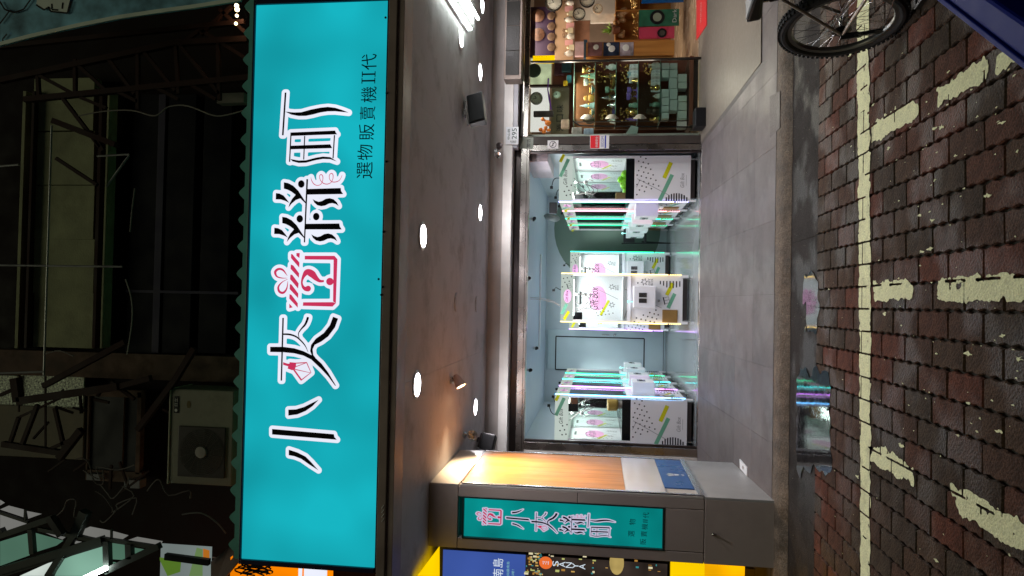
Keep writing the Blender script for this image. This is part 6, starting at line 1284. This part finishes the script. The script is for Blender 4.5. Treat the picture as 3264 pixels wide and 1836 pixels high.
# dark roof slope at the left end of the sign
t = thing('side_roof', tuple(at(700, 1800, y=5.4)), 'brown sloping roof edge beyond the left end of the sign', 'roof')
q = [at(672, 1836 + 60, y=5.0), at(672, 1790, y=5.5), at(730, 1745, y=5.5), at(772, 1775, y=5.0)]; m = MB(); m.hexa([v for v in q], [v + Vector((0, .05, 0)) for v in q]); m.build('roof_board', mat('brown_roof', (.1, .06, .05), .7), t)

# ---------------------------------------------------------------- bicycle
bk = thing('bicycle', (0, 0, 0), 'parked mountain bicycle cut by the right edge, rear wheel towards the shop', 'bicycle')
def bp(name, mb, mt, **k): return mb.build(name, mt, bk, local=True, **k)
M_tyre = mat('tyre_rubber', (.012, .012, .013), .75, bump=.3); M_rim = mat('rim_alloy', (.14, .14, .14), .35, metal=.8); M_fr = mat('bike_frame_silver', (.3, .27, .24), .35, metal=.5); M_cog = mat('drivetrain_steel', (.06, .05, .05), .4, metal=.7)
def wheel(cx, r=.322):
    n = 64; m = MB(); vs = []; K = 10
    for i in range(n):
        a_ = 2 * math.pi * i / n
        for k in range(K): b_ = 2 * math.pi * k / K; rr = r - .026 + .026 * math.cos(b_); vs.append((cx + rr * math.cos(a_), .026 * math.sin(b_), r + rr * math.sin(a_)))
    m.add(vs, [(i * K + k, i * K + (k + 1) % K, ((i + 1) % n) * K + (k + 1) % K, ((i + 1) % n) * K + k) for i in range(n) for k in range(K)])
    for i in range(72):
        a_ = 2 * math.pi * i / 72
        for s in (-1, 1):
            c = Vector((cx + (r - .004) * math.cos(a_ + s * .01), s * .014, r + (r - .004) * math.sin(a_ + s * .01))); u = Vector((math.cos(a_), 0, math.sin(a_))); t_ = Vector((-math.sin(a_), 0, math.cos(a_)))
            m.hexa([c - t_ * .008 - Vector((0, .008, 0)), c + t_ * .008 - Vector((0, .008, 0)), c + t_ * .008 + Vector((0, .008, 0)), c - t_ * .008 + Vector((0, .008, 0))], [v + u * .009 for v in (c - t_ * .008 - Vector((0, .008, 0)), c + t_ * .008 - Vector((0, .008, 0)), c + t_ * .008 + Vector((0, .008, 0)), c - t_ * .008 + Vector((0, .008, 0)))])
    w_ = bp('wheel', m, M_tyre, smooth=False)
    m = MB(); vs = []; prof = [(r - .048, -.014), (r - .048, .014), (r - .068, .012), (r - .072, 0), (r - .068, -.012)]
    for i in range(n):
        a_ = 2 * math.pi * i / n
        for q in prof: vs.append((cx + q[0] * math.cos(a_), q[1], r + q[0] * math.sin(a_)))
    m.add(vs, [(i * 5 + k, i * 5 + (k + 1) % 5, ((i + 1) % n) * 5 + (k + 1) % 5, ((i + 1) % n) * 5 + k) for i in range(n) for k in range(5)]); m.build('rim', M_rim, w_, local=True, smooth=True)
    m = MB()
    for i in range(32):
        a_ = 2 * math.pi * i / 32; s = (-1) ** i; b_ = a_ + .5 * (1 if i % 4 < 2 else -1); m.tube([(cx + .022 * math.cos(b_), s * .03, r + .022 * math.sin(b_)), (cx + (r - .07) * math.cos(a_), 0, r + (r - .07) * math.sin(a_))], .0013, 4)
    m.build('spokes', M_silver, w_, local=True); m = MB(); m.lathe([(.012, -.06), (.025, -.035), (.014, -.02), (.014, .02), (.025, .035), (.012, .06)], (cx, 0, r), 12, ax=(0, 1, 0)); m.build('hub', M_silver, w_, local=True, smooth=True)
wheel(0); wheel(1.06)
BB = Vector((.43, 0, .30)); ST = Vector((.27, 0, .70)); HT = Vector((.80, 0, .80)); HB = Vector((.85, 0, .68)); RA = Vector((0, 0, .322))
def tb(name, a_, b_, r, mt=M_fr): m = MB(); m.tube([a_, b_], r, 10); bp(name, m, mt, smooth=True)
tb('seat_tube', BB, ST + Vector((-.02, 0, .06)), .016, mat('frame_red', (.03, .012, .012), .35)); tb('top_tube', ST, HT, .015, MATS['frame_red']); tb('down_tube', BB, HB, .018, MATS['frame_red']); tb('head_tube', HB, HT + Vector((-.01, 0, .03)), .02, MATS['frame_red'])
for s in (-1, 1):
    o_ = Vector((0, .065 * s, 0)); tb('seat_stay', RA + o_, ST + o_ * .3, .009); tb('chain_stay', RA + o_, BB + o_ * .5, .010); tb('fork_blade', Vector((1.06, .06 * s, .322)), HB + o_ * .7, .013)
tb('seat_post', ST, ST + Vector((-.04, 0, .13)), .013, M_silver)
m = MB(); m.hexa([(.16, -.065, .78), (.16, .065, .78), (.42, .015, .82), (.42, -.015, .82)], [(.14, -.07, .86), (.14, .07, .86), (.43, .02, .855), (.43, -.02, .855)]); bp('saddle', m, M_black, bevel=.02)
m = MB(); m.tube([(.77, -.3, 1.0), (.79, -.1, .97), (.79, .1, .97), (.77, .3, 1.0)], .013, 8); m.tube([(.79, 0, .85), (.79, 0, .97)], .014, 8); bp('handlebar', m, M_black, smooth=True)
m = MB(); m.lathe([(.1, 0), (.1, .004), (.02, .006)], (BB.x, -.045, BB.z), 28, ax=(0, -1, 0)); bp('chainring', m, M_cog)
m = MB(); [m.lathe([(.018 + .006 * k, 0), (.018 + .006 * k, .003)], (0, -.062 + .005 * k, .322), 18, ax=(0, -1, 0)) for k in range(6)]; bp('sprockets', m, M_cog)
m = MB(); m.bar((0, -.075, .33), (.03, -.08, .25), .03, .014); m.bar((.03, -.08, .25), (.06, -.08, .16), .02, .012); m.lathe([(.022, 0), (.022, .008)], (.03, -.08, .25), 12, ax=(0, -1, 0)); m.lathe([(.022, 0), (.022, .008)], (.06, -.08, .16), 12, ax=(0, -1, 0)); bp('derailleur', m, M_black)
m = MB(); m.tube([(0, -.055, .385), (BB.x, -.05, BB.z + .1)], .004, 5); m.tube([(.06, -.075, .14), (BB.x, -.05, BB.z - .1)], .004, 5); bp('chain', m, M_cog)
for s in (-1, 1):
    e_ = BB + Vector((-.06 * s, .0, .155 * s)) if s > 0 else BB + Vector((.06, 0, -.155)); e_ = BB + Vector((.05 if s < 0 else -.05, .08 * s, -.16 if s < 0 else .16)); m = MB(); m.bar(BB + Vector((0, .06 * s, 0)), e_, .022, .014); bp('crank', m, M_silver)
    y0 = .09 * s; m = MB(); x, z = e_.x, e_.z; ys = (y0, y0 + .1 * s); m.box(x - .045, x - .03, *ys, z - .012, z + .012); m.box(x + .03, x + .045, *ys, z - .012, z + .012); m.box(x - .045, x + .045, ys[1] - .008, ys[1] + .008, z - .012, z + .012); m.box(x - .045, x + .045, ys[0] - .008, ys[0] + .008, z - .012, z + .012); m.box(x - .01, x + .01, *ys, z - .01, z + .01); bp('pedal', m, M_black)
bk.location = (1.435, 3.64, 0); bk.scale = (.95, .95, .93); bk.rotation_euler.z = math.atan2(-.987, .161)

# ---------------------------------------------------------------- blue crate in the corner
cr = thing('blue_crate', (0, 0, 0), 'open deep-blue plastic crate at the bottom right corner', 'crate')
M_blue = mat('blue_plastic', (.004, .012, .2), .6, var=.05, spec=.15); m = MB(); L, Wd, H, T = 1.0, .62, .5, .07
m.box(0, L, 0, T, 0, H); m.box(0, L, Wd - T, Wd, 0, H); m.box(0, T, T, Wd - T, 0, H); m.box(L - T, L, T, Wd - T, 0, H); m.box(T, L - T, T, Wd - T, 0, .03); m.build('crate_body', M_blue, cr, local=True, bevel=.01)
m = MB(); m.box(-.015, L + .015, -.015, 0, H - .06, H + .005); m.box(-.015, L + .015, Wd, Wd + .015, H - .06, H + .005); m.build('rim', M_blue, cr, local=True, bevel=.003)
m = MB()
m.box(T + .01, L - T - .01, T + .01, Wd - T - .01, .031, .38); m.build('black_filling', mat('crate_black', (.006, .006, .01), .5, bump=.5, bscale=9), cr, local=True)  # black block filling the inside of the crate
cr.location = (.42, 1.555, 0); cr.rotation_euler.z = math.atan2(.40, .33) 
cr.scale = (1, -1, 1)
